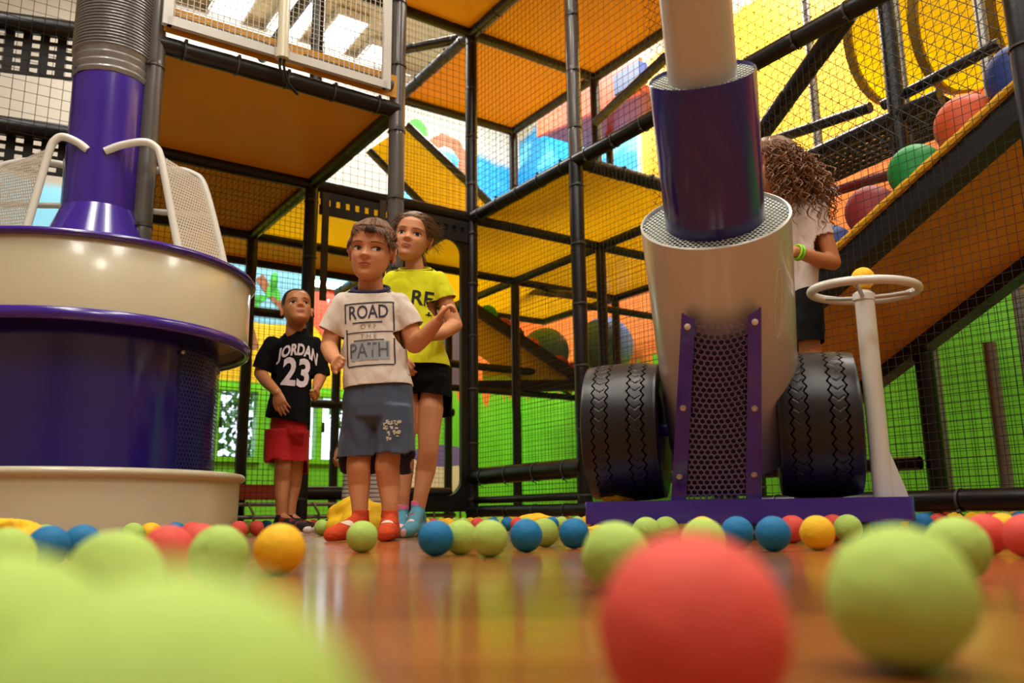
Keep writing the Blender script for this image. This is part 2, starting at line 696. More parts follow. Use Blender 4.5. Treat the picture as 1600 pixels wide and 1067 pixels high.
# ceiling lamps: metal tray, diffuser, light
DIFF = emit_mat('lamp_diffuser', (1.0, 0.93, 0.82), 7.0)
DIFFC = emit_mat('lamp_diffuser_cool', (0.92, 0.97, 1.0), 4.0)


def ceiling_lamp(pos, label, power, colr=WARM, sx=0.3, sy=1.2, m=None, group=None):
    e = empty('ceiling_light', pos)
    tag(e, label, 'ceiling light', group)
    mb = MB()
    for a in (-1, 1):
        mb.box(pos + UA * (a * sx / 2 + a * 0.012), 0.012, sy / 2 + 0.024, 0.04, AXW)
        mb.box(pos + VA * (a * sy / 2 + a * 0.012), sx / 2, 0.012, 0.04, AXW)
    mb.box(pos + ZU * 0.03, sx / 2, sy / 2, 0.008, AXW)
    mb.build('lamp_tray', WHITE_PAINT, e, False)
    mb = MB()
    mb.box(pos + ZU * 0.0, sx / 2 - 0.005, sy / 2 - 0.005, 0.008, AXW)
    mb.build('diffuser', m or DIFF, e, False)
    lo = area_lamp(pos - ZU * 0.03, sx * 0.95, sy * 0.95, power, colr, ANG)
    lo.parent = e
    lo.matrix_parent_inverse = e.matrix_basis.inverted()
    return e


for i, (u, v) in enumerate(COURT_LAMPS):
    ceiling_lamp(W(u, v, ZC - 0.06), 'unseen ceiling panel light added above the ball court', COURT_POWER, sx=0.6, sy=1.2,
                 group='unseen panel lights added over the ball court')
for i, (u, v) in enumerate(INNER_LAMPS):
    ceiling_lamp(W(u, v, ZC - 0.06), 'unseen ceiling panel light added above the climbing frame', INNER_POWER, sx=0.6, sy=1.2,
                 group='unseen panel lights added over the climbing frame')
for i, (x, y_) in enumerate(((362, 6), (452, 36), (522, 62), (572, 104))):
    ceiling_lamp(PZ(x, y_, ZC - 0.06), ('glowing ceiling panel at the left end of the row behind the white wire mesh',
                 'glowing ceiling panel just right of the white downpipe behind wire mesh',
                 'glowing ceiling panel above the right half of the wire mesh',
                 'glowing ceiling panel low behind the right corner of the wire mesh')[i], 14.0, (0.95, 0.97, 1.0), 1.05, 0.32, DIFFC)

pa, pb = PU(486, 440, UB - 0.07), PU(560, 452, UB - 0.07)
pb.z = pa.z
tl = empty('tube_light', (pa + pb) / 2)
tag(tl, 'glowing white tube light on the blue painted far wall', 'wall light')
mb = MB()
mb.box((pa + pb) / 2 + UA * 0.045, 0.02, (pb - pa).length / 2 + 0.03, 0.04, AXW)
mb.build('lamp_tray', WHITE_PAINT, tl, False)
mb = MB()
mb.tube([pa, pb], 0.022, 14)
mb.build('tube', emit_mat('tube_glow', (0.9, 0.96, 1.0), 28.0), tl)

# ================================================================== THE CLIMBING FRAME (one bolted thing)
frame = empty('climbing_frame', W(0, 0, 0))
tag(frame, 'large netted climbing frame of padded black and grey tubes with orange and yellow decks', 'climbing frame')

tie_mb = MB()
tie_mb.lathe((0, 0, 0), [(0.0415, -0.004), (0.0445, -0.004), (0.0445, 0.004), (0.0415, 0.004)], 20)
tie_mb.box((0, -0.049, 0), 0.006, 0.006, 0.006)
tie_mb.box((0.012, -0.052, 0.004), 0.014, 0.0015, 0.0015)
tie_me = tie_mb.mesh('cable_tie', TIE)
R0 = 0.041


def padded(name, p0, p1, r, m, ties, parent=frame, seg=16, tie_objs=True):
    """foam-sleeved tube, pinched where cable ties hold the sleeve"""
    p0, p1 = V3(p0), V3(p1)
    d = p1 - p0
    L = d.length
    t = d.normalized()
    ks = [(k + 0.5) / ties for k in range(ties)] if ties else []
    st = [0.0]
    for k in ks:
        for dd in (-0.03, -0.008, 0.0, 0.008, 0.03):
            s = k + dd / L
            if 0.001 < s < 0.999:
                st.append(s)
    st.append(1.0)
    rs = []
    for s in st:
        near = min([abs(s - k) * L for k in ks], default=1)
        rs.append(r * (0.965 if near < 0.004 else 0.98 if near < 0.01 else 1.0))
    mb = MB()
    wob = random.Random(int(p0.x * 1000) + int(p1.y * 777))
    o1, o2 = t.orthogonal().normalized(), t.cross(t.orthogonal().normalized())
    mb.tube([p0 + d * s + (o1 * wob.uniform(-.0015, .0015) + o2 * wob.uniform(-.0015, .0015)) for s in st], rs, seg)
    o = mb.build(name, m, parent)
    if tie_objs:
        q = ZU.rotation_difference(t)
        for k in ks:
            c = link('cable_tie', tie_me)
            c.parent = o
            c.location = p0 + d * k
            c.rotation_mode = 'QUATERNION'
            c.rotation_quaternion = q
            c.scale = (r / R0, r / R0, 1)
    return o


FRONT_POSTS = [(-1, -1, GREY_PAD), (-1, 0, GREY_PAD), (-2, 0, GREY_PAD), (-1, -2, GREY_PAD), (0, 0, BLACK_PAD), (0, -1, BLACK_PAD)]
for i, j, m in FRONT_POSTS:
    if (i, j) in ((-1, 0), (-2, 0)):      # grey sleeve; below the deck beam its shade is painted in as black
        padded('post', W(i * G, j * G, 0), W(i * G, j * G, H2), R0, BLACK_PAD, 6)
        padded('post', W(i * G, j * G, H2), W(i * G, j * G, 5.0), R0, m, 8)
    else:
        padded('post', W(i * G, j * G, 0), W(i * G, j * G, 5.0), R0, m, 14)
padded('post', W(-3.58, -0.02, 0), W(-3.58, -0.02, 5.0), 0.05, BLACK_PAD, 11)
for i, j in [(1, -1), (1, 0), (1, 1), (0, 1), (0, 2), (-1, 1), (-1, 2), (0, -2), (1, -2), (0, -4), (1, 2), (2, 1), (2, 0), (2, -1)]:
    zt = 5.0 if (i, j) in ((0, -2), (0, -4), (0, 1), (1, 1), (0, 2), (1, 2), (1, 0), (-1, 1)) else H2
    padded('post', W(i * G, j * G, 0), W(i * G, j * G, zt), R0 * 0.95, BLACK_PAD, 8, tie_objs=False)
GALV = mat('galvanised_tube', (150, 148, 142), 0.35, metal=0.7)
for u, v, z1 in ((-1.55, 1.75, 4.6), (-2.25, 1.6, 4.6), (-2.75, 1.55, 4.6), (-3.1, 1.6, 1.1), (-3.6, 1.5, 1.4), (-2.75, 1.2, 0.85)):
    mb = MB()
    mb.tube([W(u, v, 0), W(u, v, z1)], 0.03, 14)
    mb.build('steel_post', GALV, frame)
padded('post', W(-2.45, 1.15, 0), W(-2.45, 1.15, 4.8), 0.045, BLACK_PAD, 8, tie_objs=False)

beams = set()
DECKS = [(-1, -2, H2, 'o'), (0, -2, H2, 'o'), (0, -1, H2, 'y'), (-1, 0, H2, 'y'), (0, 0, H2, 'y'),
         (0, 1, H2, 'y'), (-1, 1, H2, 'y'), (1, 0, H2, 'y'), (1, 1, H2, 'y'),
         (-1, -1, H3, 'o'), (-1, 0, H3, 'o'), (0, 0, H3, 'o'), (-2, 0, H3, 'o')]
for i, j, z, c in DECKS:
    mb = MB()
    wbox(mb, i * G + 0.012, (i + 1) * G - 0.012, j * G + 0.012, (j + 1) * G - 0.012, z - 0.004, z + 0.004)
    mb.build('deck_panel', DECK_O if c == 'o' else DECK_Y, frame, False)
    for a, b in (((i, j), (i + 1, j)), ((i, j), (i, j + 1)), ((i + 1, j), (i + 1, j + 1)), ((i, j + 1), (i + 1, j + 1))):
        beams.add((a, b, z))
mb = MB()
wbox(mb, G + 0.012, 1.8, -2 * G, -0.05, H2 - 0.004, H2 + 0.004)
mb.build('deck_panel', DECK_O, frame, False)
padded('beam', W(1.8, -2 * G, H2 - 0.02), W(1.8, 0, H2 - 0.02), 0.036, BLACK_PAD, 3, tie_objs=False)
mb = MB()
wbox(mb, -1.185, -1.175, -2.28, -1.17, H2 + 0.03, H2 + 0.15)
mb.build('edge_panel', DECK_O, frame, False)
beams.add(((0, -1), (1, -1), H2))
beams.add(((0, -1), (1, -1), H3))
beams.add(((0, -1), (0, 0), H3))
for a, b, z in sorted(beams):
    front = (a[0] == b[0] == -1 and z == H2) or (a[1] == b[1] == 0)
    padded('beam', W(a[0] * G, a[1] * G, z - 0.02), W(b[0] * G, b[1] * G, z - 0.02), R0 * (1.0 if front else 0.95),
           BLACK_PAD, 5 if front else 3, tie_objs=front)
padded('beam', W(-G, 0, H2 - 0.02), W(-2 * G, 0, H2 - 0.02), R0, BLACK_PAD, 5)
padded('beam', W(-2 * G, 0, H2 - 0.02), W(-3.58, 0, H2 - 0.02), R0, BLACK_PAD, 5)
# thinner foam rail above the left front deck edge
padded('rail', W(-1.19, -2.25, H2 + 0.085), W(-1.19, -1.75, H2 + 0.085), 0.026, GREY_PAD, 3, tie_objs=False)
padded('rail', W(-1.19, -1.66, H2 + 0.085), W(-1.19, -1.2, H2 + 0.085), 0.026, GREY_PAD, 3, tie_objs=False)
# low padded bars
padded('low_bar', W(0, 0, 0.32), W(-G, 0, 0.32), 0.052, BLACK_PAD, 4)
padded('low_bar', W(0, 0, 0.17), W(-G, 0, 0.17), 0.022, BLACK_PAD, 3, tie_objs=False)
padded('low_bar', W(0, -0.02, 0.10), W(-G, -0.02, 0.10), 0.034, BLACK_PAD, 4)
padded('low_bar', W(-2 * G, -0.02, 0.105), W(-3.58, -0.05, 0.105), 0.037, BLACK_PAD, 5)
padded('low_bar', W(-G, -0.02, 0.10), W(-2 * G, -0.02, 0.10), 0.034, BLACK_PAD, 4)
padded('low_bar', W(0, 1.0, 0.30), W(-2.4, 1.1, 0.30), 0.034, BLACK_PAD, 4, tie_objs=False)
# inner rails seen under the decks
for a, b in ((PV(745, 447, 2.0), PV(905, 462, 1.3)),):
    padded('rail', a, b, 0.035, BLACK_PAD, 3, tie_objs=False)
padded('rail', W(1.6, 0.1, 1.38), W(1.6, 2.2, 1.38), 0.035, BLACK_PAD, 3, tie_objs=False)
padded('rail', W(1.6, 0.1, 1.17), W(1.6, 2.2, 1.17), 0.03, BLACK_PAD, 3, tie_objs=False)
padded('rail', W(1.15, -2.3, 1.52), W(1.15, -0.9, 1.52), 0.032, BLACK_PAD, 3, tie_objs=False)
padded('rail', W(2.3, -0.5, 1.05), W(2.3, 1.2, 1.05), 0.04, BLACK_PAD, 3, tie_objs=False)
padded('rail', W(0.5, 1.3, H2 - 0.35), W(0.5, 2.6, H2 - 0.35), 0.03, BLACK_PAD, 3, tie_objs=False)
# upper handrails and diagonals
padded('rail', PU(634, 77, 0.6), PU(722, 60, 0.2), 0.036, BLACK_PAD, 3, tie_objs=False)
padded('rail', PV(932, 190, 0.9), PV(1040, 90, 0.7), 0.035, BLACK_PAD, 3, tie_objs=False)
padded('stringer', PV(1186, 214, 0.7), PV(1325, 22, 0.5), 0.05, BLACK_PAD, 4, tie_objs=False)
padded('rail', PV(1380, 165, 1.2), PV(1562, 68, 1.2), 0.03, BLACK_PAD, 3, tie_objs=False)
padded('rail', PV(1185, 282, 1.15), PV(1470, 150, 1.15), 0.042, BLACK_PAD, 3, tie_objs=False)
padded('rail', PV(1200, 222, 1.55), PV(1360, 168, 1.55), 0.034, BLACK_PAD, 3, tie_objs=False)
padded('rail', PV(1240, 318, 1.3), PV(1400, 270, 1.3), 0.03, mat('dark_red_vinyl', (120, 30, 26), 0.5), 3, tie_objs=False)

# left upper beams
for y0, y1, r in ((22, 46, 0.05), (182, 210, 0.05)):
    padded('beam', PU(-700, y0 - 85, 0.25), PU(215, y1 + 15, 0.25), r, BLACK_PAD, 4, tie_objs=False)


def slotted(p, a, b, na, nb, bar=0.45, barh=0.5, parent=frame):
    """black webbing sheet with rows of rectangular slots"""
    mb = MB()
    an, bn = a.normalized(), b.normalized()
    n = an.cross(bn)
    la, lb = a.length, b.length
    for i in range(na + 1):
        mb.box(p + a * (i / na) + b * 0.5, la / na * bar / 2 * 1.1, lb / 2, 0.004, (an, bn, n))
    for j in range(nb + 1):
        mb.box(p + b * (j / nb) + a * 0.5, la / 2, lb / nb * barh / 2, 0.003, (an, bn, n))
    return mb.build('slotted_webbing', NETM, parent, False)


q0, q1, q2 = PU(-400, -30, 0.3), PU(200, 62, 0.3), PU(-400, 62, 0.3)
slotted(q0, (q1 - q0), ZU * (q2.z - q0.z), 20, 6, 0.5, 0.42)
q0, q1, q2 = PU(-400, 145, 0.3), PU(200, 240, 0.3), PU(-400, 205, 0.3)
slotted(q0, (q1 - q0), ZU * (q2.z - q0.z), 20, 4, 0.5, 0.42)


def net(p, a, b, sa, sb, r=0.0016, diag=False, parent=frame, m=NETM):
    """knotted cord net over the parallelogram p, a, b"""
    mb = MB()
    p, a, b = V3(p), V3(a), V3(b)
    la, lb = a.length, b.length
    an, bn = a / la, b / lb
    n = an.cross(bn).normalized()

    def cord(x0, y0, x1, y1):
        s, e = p + an * x0 + bn * y0, p + an * x1 + bn * y1
        d = (e - s)
        if d.length < 0.01:
            return
        d.normalize()
        w = d.cross(n) * r
        t = n * r
        mb.add([s + w, s + t, s - w, s - t, e + w, e + t, e - w, e - t],
               [(0, 1, 5, 4), (1, 2, 6, 5), (2, 3, 7, 6), (3, 0, 4, 7)])
    if not diag:
        k = 0
        while k * sa <= la:
            cord(k * sa, 0, k * sa, lb)
            k += 1
        k = 0
        while k * sb <= lb:
            cord(0, k * sb, la, k * sb)
            k += 1
    else:
        c = -lb
        while c < la:
            x0, y0, x1, y1 = c, 0.0, c + lb, lb
            if x0 < 0:
                y0 -= x0
                x0 = 0.0
            if x1 > la:
                y1 -= x1 - la
                x1 = la
            cord(x0, y0, x1, y1)
            cord(x0, lb - y0, x1, lb - y1)
            c += sa
    o = mb.build('net', m, parent, False)
    o['kind'] = 'stuff'
    return o


net(W(0, 0, H2), -UA * 3.55, ZU * 2.6, 0.045, 0.045)                       # right front face, upper
net(W(0, 0.02, 0.12), -UA * 3.55, ZU * 1.95, 0.032, 0.032, 0.0012)         # right front face, lower
net(W(-G, 0.6, 0.35), -UA * 0.9, ZU * 1.4, 0.07, 0.07, 0.0018, True)
net(W(-G, 0.6, 1.75), -UA * 2.5, ZU * 2.2, 0.07, 0.07, 0.0018, True)       # slanting net behind it
net(W(-2.2, 1.18, 0.05), -UA * 2.2, ZU * 2.0, 0.03, 0.03, 0.0012)
net(W(1.2, 1.15, 0.1), -UA * 2.3, ZU * 2.0, 0.035, 0.035, 0.0012)
net(W(0, -G, H2), VA * G, ZU * 2.6, 0.05, 0.05)                            # far face above the doorway
net(W(0, -2 * G, 0.15), VA * G, ZU * 1.95, 0.032, 0.032, 0.0012)            # far face, left bay
net(W(2.0, -3.2, 0.05), VA * 4.2, ZU * 2.0, 0.04, 0.04, 0.0012)
net(W(0.2, -5.4, H2), VA * 3.2, ZU * 2.4, 0.06, 0.06)
net(W(0, -2 * G, H2 - 0.03), VA * G, UA * G, 0.03, 0.03, 0.0012)           # net under the second left deck
net(W(1.15, 0, H2 + 0.05), VA * 2.3, ZU * 2.3, 0.06, 0.06)

# black soft door frame with rounded opening, beside the tall dark post
mb = MB()


def rrect(v0, v1, z0, z1, r, n=6):
    pts = []
    for cx, cz, a0 in ((v1 - r, z1 - r, 0), (v0 + r, z1 - r, 90), (v0 + r, z0 + r, 180), (v1 - r, z0 + r, 270)):
        for k in range(n + 1):
            a = math.radians(a0 + 90 * k / n)
            pts.append((cx + r * math.cos(a), cz + r * math.sin(a)))
    return pts


for (a, b) in ((-0.56, -0.04),):
    outer = rrect(a, b, 0.1, H2 - 0.1, 0.02)
    inner = rrect(a + 0.05, b - 0.05, 0.2, H2 - 0.2, 0.1)
    rg_ = []
    for u in (-0.015, 0.015):
        rg_.append([W(u, v, z) for v, z in outer])
        rg_.append([W(u, v, z) for v, z in inner])
    n = len(outer)
    k0 = len(mb.v)
    mb.add(rg_[0] + rg_[1] + rg_[2] + rg_[3],
           [(i, (i + 1) % n, n + (i + 1) % n, n + i) for i in range(n)] +
           [(2 * n + i, 3 * n + i, 3 * n + (i + 1) % n, 2 * n + (i + 1) % n) for i in range(n)] +
           [(i, 2 * n + i, 2 * n + (i + 1) % n, (i + 1) % n) for i in range(n)] +
           [(n + i, n + (i + 1) % n, 3 * n + (i + 1) % n, 3 * n + i) for i in range(n)])
mb.build('door_surround', BLACK_PAD, frame, False)
# row of small notches in the black band over the doorway, bright gaps between them
mb = MB()
for k in range(17):
    v = -1.08 + k * 0.064
    mb.box(W(-0.02, v, H2 - 0.13), 0.004, 0.018, 0.03, AXW)
mb.box(W(-0.02, -0.575, H2 - 0.085), 0.005, 0.53, 0.022, AXW)
mb.box(W(-0.02, -0.575, H2 - 0.18), 0.005, 0.53, 0.03, AXW)
mb.build('notched_band', NETM, frame, False)
for x, y0, y1 in ((506, 300, 470), (596, 305, 480)):
    mb = MB()
    a, b = PU(x, y0, -0.03), PU(x + 2, y1, -0.03)
    mb.box((a + b) / 2, 0.003, 0.022, (a - b).length / 2, (UA, VA, ZU))
    mb.build('strap', mat('hazard_strap', (52, 44, 16), 0.6), frame, False)

# yellow sloping side sheet with black edges above the doorway (far bay)
q = [PU(633, 196, 1.3), PU(778, 332, 1.3), PU(690, 352, 1.3), PU(574, 236, 1.3)]
mb = MB()
mb.add(q + [p + UA * 0.03 for p in q], [(0, 1, 2, 3), (4, 7, 6, 5), (0, 4, 5, 1), (1, 5, 6, 2), (2, 6, 7, 3), (3, 7, 4, 0)])
mb.build('sloping_side_sheet', DECK_Y, frame, False)
padded('stringer', q[0] - UA * 0.02, q[1] - UA * 0.02, 0.035, BLACK_PAD, 3, tie_objs=False)
padded('stringer', q[3] - UA * 0.02, q[2] - UA * 0.02, 0.032, BLACK_PAD, 3, tie_objs=False)

# perforated black steps of the right bay
for (xa, ya, xb, yb, v) in ((1215, 262, 1350, 195, 1.3), (1350, 195, 1468, 150, 1.3)):
    a, b = PV(xa, ya, v), PV(xb, yb, v)
    mb = MB()
    L = (b - a).length
    d = (b - a).normalized()
    c_ = VA
    n = d.cross(c_).normalized()
    wv = 0.5
    na, nb = max(3, int(L / 0.05)), 8
    for i in range(na + 1):
        mb.box(a + d * (L * i / na) + c_ * wv / 2, 0.011, wv / 2, 0.006, (d, c_, n))
    for j in range(nb + 1):
        mb.box(a + d * L / 2 + c_ * (wv * j / nb), L / 2, 0.018, 0.006, (d, c_, n))
    mb.build('perforated_step', NETM, frame, False)

# ------------------------------------------------------------------ obstacle ramp on the right
ramp = empty('obstacle_ramp', W(-2.6, 0.6, 0))
tag(ramp, 'sloping ramp with brown underside, yellow rim and coloured half balls on the right', 'ramp')
RD = (-UA + ZU * 0.52).normalized()
RN = VA.cross(RD).normalized()
if RN.z < 0:
    RN = -RN


def RP(u, v, h=0.0):
    return W(u, v, 1.06 + 0.52 * (-u - 2.76)) + RN * h


def rbox(name, u0, u1, v0, v1, h0, h1, m, parent=ramp):
    mb = MB()
    c = (RP(u0, v0, h0) + RP(u1, v1, h1)) / 2
    mb.box(c, abs(u1 - u0) * math.sqrt(1 + 0.52 ** 2) / 2, abs(v1 - v0) / 2, abs(h1 - h0) / 2, (RD, VA, RN))
    return mb.build(name, m, parent, False)


rbox('ramp_deck', -1.4, -4.3, 0.16, 1.06, 0.0, 0.03, DECK_O)
rbox('side_rail', -1.4, -4.3, 0.05, 0.16, -0.05, 0.06, BLACK_PAD)
rbox('side_rail', -1.4, -4.3, 1.06, 1.17, -0.06, 0.06, BLACK_PAD)
rbox('cross_rail', -1.38, -1.46, 0.05, 1.17, -0.05, 0.05, BLACK_PAD)
mb = MB()
mb.tube([RP(-1.4 - 2.9 * k / 60, 0.047, 0.058) for k in range(61)], [0.016 + 0.003 * (k % 2) for k in range(61)], 8)
mb.build('yellow_rim', mat('yellow_rope', (236, 176, 20), 0.6), ramp)
OBST = {'orange': mat('orange_obstacle', (226, 88, 24), 0.6, bump=0.1), 'green': mat('green_obstacle', (10, 150, 60), 0.6, bump=0.1),
        'red': mat('red_obstacle', (150, 32, 36), 0.6, bump=0.1), 'blue': mat('blue_obstacle', (30, 60, 140), 0.6, bump=0.1)}
for x, y_, rpx, c in ((1512, 196, 52, 'orange'), (1432, 268, 45, 'green'), (1362, 330, 42, 'red'), (1298, 388, 38, 'blue'), (1596, 118, 56, 'blue')):
    p = PV(x, y_, 0.45)
    r = rpx * p.y / FPX
    mb = MB()
    u_, v_ = UV(p)
    base = RP(u_, v_, 0.03)
    base = p - RN * (p - base).dot(RN)
    hgt = (p - base).dot(RN) + r
    a, b = RD, VA
    prof = [(r * 1.0, 0.0)] + [(r * math.cos(t), max(hgt - r, 0.0) + r * math.sin(t)) for t in [math.pi / 2 * k / 12 for k in range(13)]]
    prof[-1] = (0.002, prof[-1][1])
    mb.lathe(base, prof, 32, RN, True)
    mb.build('obstacle_dome', OBST[c], ramp)

# ------------------------------------------------------------------ second ramp deep inside the frame
ramp2 = empty('obstacle_ramp', P(820, 600, 8.0) * 1.0)
tag(ramp2, 'far ramp with yellow side and small dark balls, running down behind the nets', 'ramp')
a, b = P(735, 478, 7.75), P(905, 592, 7.75)
d = (b - a).normalized()
yv = V3((0, 1, 0))
n = d.cross(yv).normalized()
if n.z < 0:
    n = -n
mb = MB()
mb.box((a + b) / 2 - n * 0.0, (b - a).length / 2, 0.05, 0.045, (d, yv, n))
mb.build('side_rail', BLACK_PAD, ramp2, False)
mb = MB()
mb.box((a + b) / 2 + yv * 0.95, (b - a).length / 2, 0.05, 0.045, (d, yv, n))
mb.build('side_rail', BLACK_PAD, ramp2, False)
mb = MB()
mb.box((a + b) / 2 + yv * 0.47, (b - a).length / 2, 0.43, 0.02, (d, yv, n))
mb.build('ramp_deck', DECK_Y, ramp2, False)
q = [P(735, 480, 7.8), P(905, 594, 7.8), P(905, 600, 7.8), P(800, 592, 7.8), P(735, 545, 7.8)]
mb = MB()
n5 = len(q)
mb.add(q + [p + yv * 0.02 for p in q], [tuple(range(n5)), tuple(range(2 * n5 - 1, n5 - 1, -1))] + [(i, n5 + i, n5 + (i + 1) % n5, (i + 1) % n5) for i in range(n5)])
mb.build('side_panel', DECK_Y, ramp2, False)
for x, y_, r, c in ((762, 492, 16, 'green'), (786, 512, 16, 'red'), (806, 524, 14, 'blue'), (828, 545, 18, 'orange'), (872, 572, 18, 'red'), (896, 580, 15, 'red')):
    mb = MB()
    p = P(x, y_, 7.98)
    rr = r * 7.98 / FPX
    mb.ellip(p, V3((rr, 0, 0)), V3((0, rr, 0)), V3((0, 0, rr)), 20, 12)
    mb.build('obstacle_dome', OBST[c], ramp2)
# deck carrying two big gym balls
mb = MB()
c = P(900, 590, 8.2)
mb.box(c, 0.9, 0.4, 0.03)
mb.box(P(900, 602, 7.78), 0.9, 0.04, 0.05, mi=1)
mb.build('gym_ball_shelf', [DECK_Y, BLACK_PAD], ramp2, False)
for (x, y_, rpx, lab) in ((852, 536, 38, 'big dark blue gym ball behind the left far net post'), (945, 540, 46, 'big dark blue gym ball beside the black tyre, deep behind nets')):
    Yb = 8.2
    r = rpx * Yb / FPX
    p = P(x, y_, Yb)
    p.z = c.z + 0.03 + r - 0.003
    mb = MB()
    rings = []
    for i in range(1, 48):
        q_ = -math.pi / 2 + math.pi * i / 48
        rr = r * (1 + 0.006 * math.sin(i * 2.6))
        rings.append([p + V3((math.cos(2 * math.pi * k / 40) * math.cos(q_), math.sin(2 * math.pi * k / 40) * math.cos(q_), math.sin(q_))) * rr for k in range(40)])
    mb.rings(rings)
    o = mb.build('gym_ball', mat('blue_gym_ball', (84, 146, 214), 0.4, coat=0.2))
    tag(o, lab, 'ball', 'gym balls on the shelf')

# ------------------------------------------------------------------ yellow tunnel slide top right
tun = empty('tunnel_slide', PV(1500, 60, 1.9))
tag(tun, 'bright yellow ribbed tunnel slide high up in the right corner', 'slide')
a, b = PV(1395, 95, 2.2), PV(1760, 10, 2.2)
d = (b - a).normalized()
mb = MB()
L = (b - a).length
r = 0.46
pr_ = []
for k in range(41):
    pr_.append((r * (1 + (0.02 if k % 8 == 0 else 0)), L * k / 40))
for k in range(40, -1, -1):
    pr_.append((r * 0.97, L * k / 40))
mb.lathe(a + ZU * 0.2, pr_, 36, d)
YPL = mat('yellow_plastic', (255, 240, 40), 0.35)
translucent(YPL, 0.6)
mb.build('tube', YPL, tun)
mb = MB()
for k in (0.0, 0.33, 0.66):
    mb.lathe(a + ZU * 0.2 + d * (L * k), [(r * 1.0, -0.03), (r * 1.05, -0.03), (r * 1.05, 0.03), (r * 1.0, 0.03)], 36, d)
mb.build('flange', mat('dark_yellow_plastic', (150, 120, 10), 0.4), tun)

# red and orange slide behind the middle post
sl = empty('slide', PV(930, 160, 2.0))
tag(sl, 'orange and dark red slide chute behind the upper nets', 'slide')
q = [PV(842, 190, 1.75), PV(1000, 118, 1.75)]
d = (q[1] - q[0]).normalized()
n = d.cross(UA).normalized()
mb = MB()
mb.box((q[0] + q[1]) / 2, (q[1] - q[0]).length / 2, 0.02, 0.16, (d, VA, d.cross(VA)))
mb.build('chute_side', mat('orange_plastic', (226, 96, 26), 0.35), sl, False)
mb = MB()
mb.box((q[0] + q[1]) / 2 + VA * 0.3 - ZU * 0.1, (q[1] - q[0]).length / 2, 0.3, 0.03, (d, VA, d.cross(VA)))
mb.build('chute_bed', mat('dark_red_plastic', (140, 46, 34), 0.35), sl, False)
mb = MB()
mb.box(PV(985, 124, 1.7), 0.16, 0.05, 0.09, AXW)
mb.build('gate_block', mat('blue_plastic', (40, 80, 160), 0.4), sl, False)

# ------------------------------------------------------------------ trampoline edge along the far side
tr = empty('trampoline', W(0.5, -1.0, 0))
tag(tr, 'low trampoline frame with dark pad, red net strip and steel springs at the far side', 'trampoline')
mb = MB()
mb.tube([W(0.12, -2.3, 0.215), W(0.12, -0.1, 0.215)], 0.04, 14)
mb.build('edge_pad', BLACK_PAD, tr)
for z in (0.08, 0.15):
    mb = MB()
    mb.tube([W(0.05, -2.3, z), W(0.05, -0.1, z)], 0.012, 10)
    mb.build('frame_tube', GALV, tr)
for k in range(12):
    v = -2.2 + k * 0.19
    mb = MB()
    mb.tube([W(0.04, v, 0.165), W(0.02, v + 0.03, 0.10), W(0.03, v + 0.04, 0.03)], 0.007, 8)
    mb.build('spring', STEEL, tr)
mb = MB()
wbox(mb, 0.06, 0.09, -2.28, -1.2, 0.175, 0.26)
mb.build('net_strip', mat('red_webbing', (170, 62, 26), 0.7, bump=0.4, bscale=120), tr, False)
mb = MB()
wbox(mb, 0.16, 1.1, -2.3, -0.1, 0.2, 0.215)
mb.build('jump_mat', NETM, tr, False)
for u, v in ((0.06, -2.28), (0.06, -0.12), (1.08, -2.28), (1.08, -0.12)):
    mb = MB()
    mb.tube([W(u, v, 0), W(u, v, 0.2)], 0.018, 10)
    mb.build('leg', GALV, tr)

# ------------------------------------------------------------------ white wire-mesh barrier over the left deck
UMP = -1.22
A_, B_ = PU(262, 24, UMP), PU(603, 141, UMP)
ua, va = UV(A_)
ub, vb = UV(B_)
zb = min(A_.z, B_.z)
mesh_b = empty('wire_mesh_barrier', W(UMP, (va + vb) / 2, zb))
tag(mesh_b, 'white framed wire mesh barrier standing above the orange deck', 'barrier')
zt = 3.3
mb = MB()
mb.box(W(UMP, (va + vb) / 2, (A_.z + B_.z) / 2), 0.012, (vb - va) / 2, 0.02, AXW)
mb.build('frame_rail', WHITE_PAINT, mesh_b, False)
mb = MB()
mb.box(W(UMP, (va + vb) / 2, zt), 0.012, (vb - va) / 2, 0.02, AXW)
mb.build('frame_rail', WHITE_PAINT, mesh_b, False)
zb = (A_.z + B_.z) / 2
for v in (va, vb):
    mb = MB()
    mb.box(W(UMP, v, (zb + zt) / 2), 0.012, 0.02, (zt - zb) / 2 + 0.02, AXW)
    mb.build('frame_stile', WHITE_PAINT, mesh_b, False)
net(W(UMP, va, zb), VA * (vb - va), ZU * (zt - zb), 0.026, 0.026, 0.002, parent=mesh_b, m=WHITE_PAINT)
pp = PU(441, 92, UMP - 0.05)
pole = empty('downpipe', pp)
tag(pole, 'white downpipe with black cables in front of the wire mesh barrier', 'pipe')
mb = MB()
mb.tube([pp, pp + ZU * 2.0], 0.026, 16)
mb.lathe(pp, [(0.026, 0), (0.031, 0), (0.031, 0.05), (0.026, 0.05)], 18)
mb.build('pipe', CREAM_PAINT, pole)
for s in (-1, 1):
    mb = MB()
    mb.tube([pp + VA * s * 0.008 + ZU * 0.03, pp + VA * s * 0.01 - ZU * 0.04, pp + VA * (0.03 + s * 0.01) - ZU * 0.09 + UA * 0.03,
             pp + VA * 0.1 - ZU * 0.12 + UA * 0.06], 0.006, 8)
    mb.build('cable', NETM, pole)


def planar_uv(o, origin, a, b):
    me = o.data
    uvl = me.uv_layers.new(name='UVMap')
    for lp in me.loops:
        p = me.vertices[lp.vertex_index].co - V3(origin)
        uvl.data[lp.index].uv = (p.dot(a), p.dot(b))


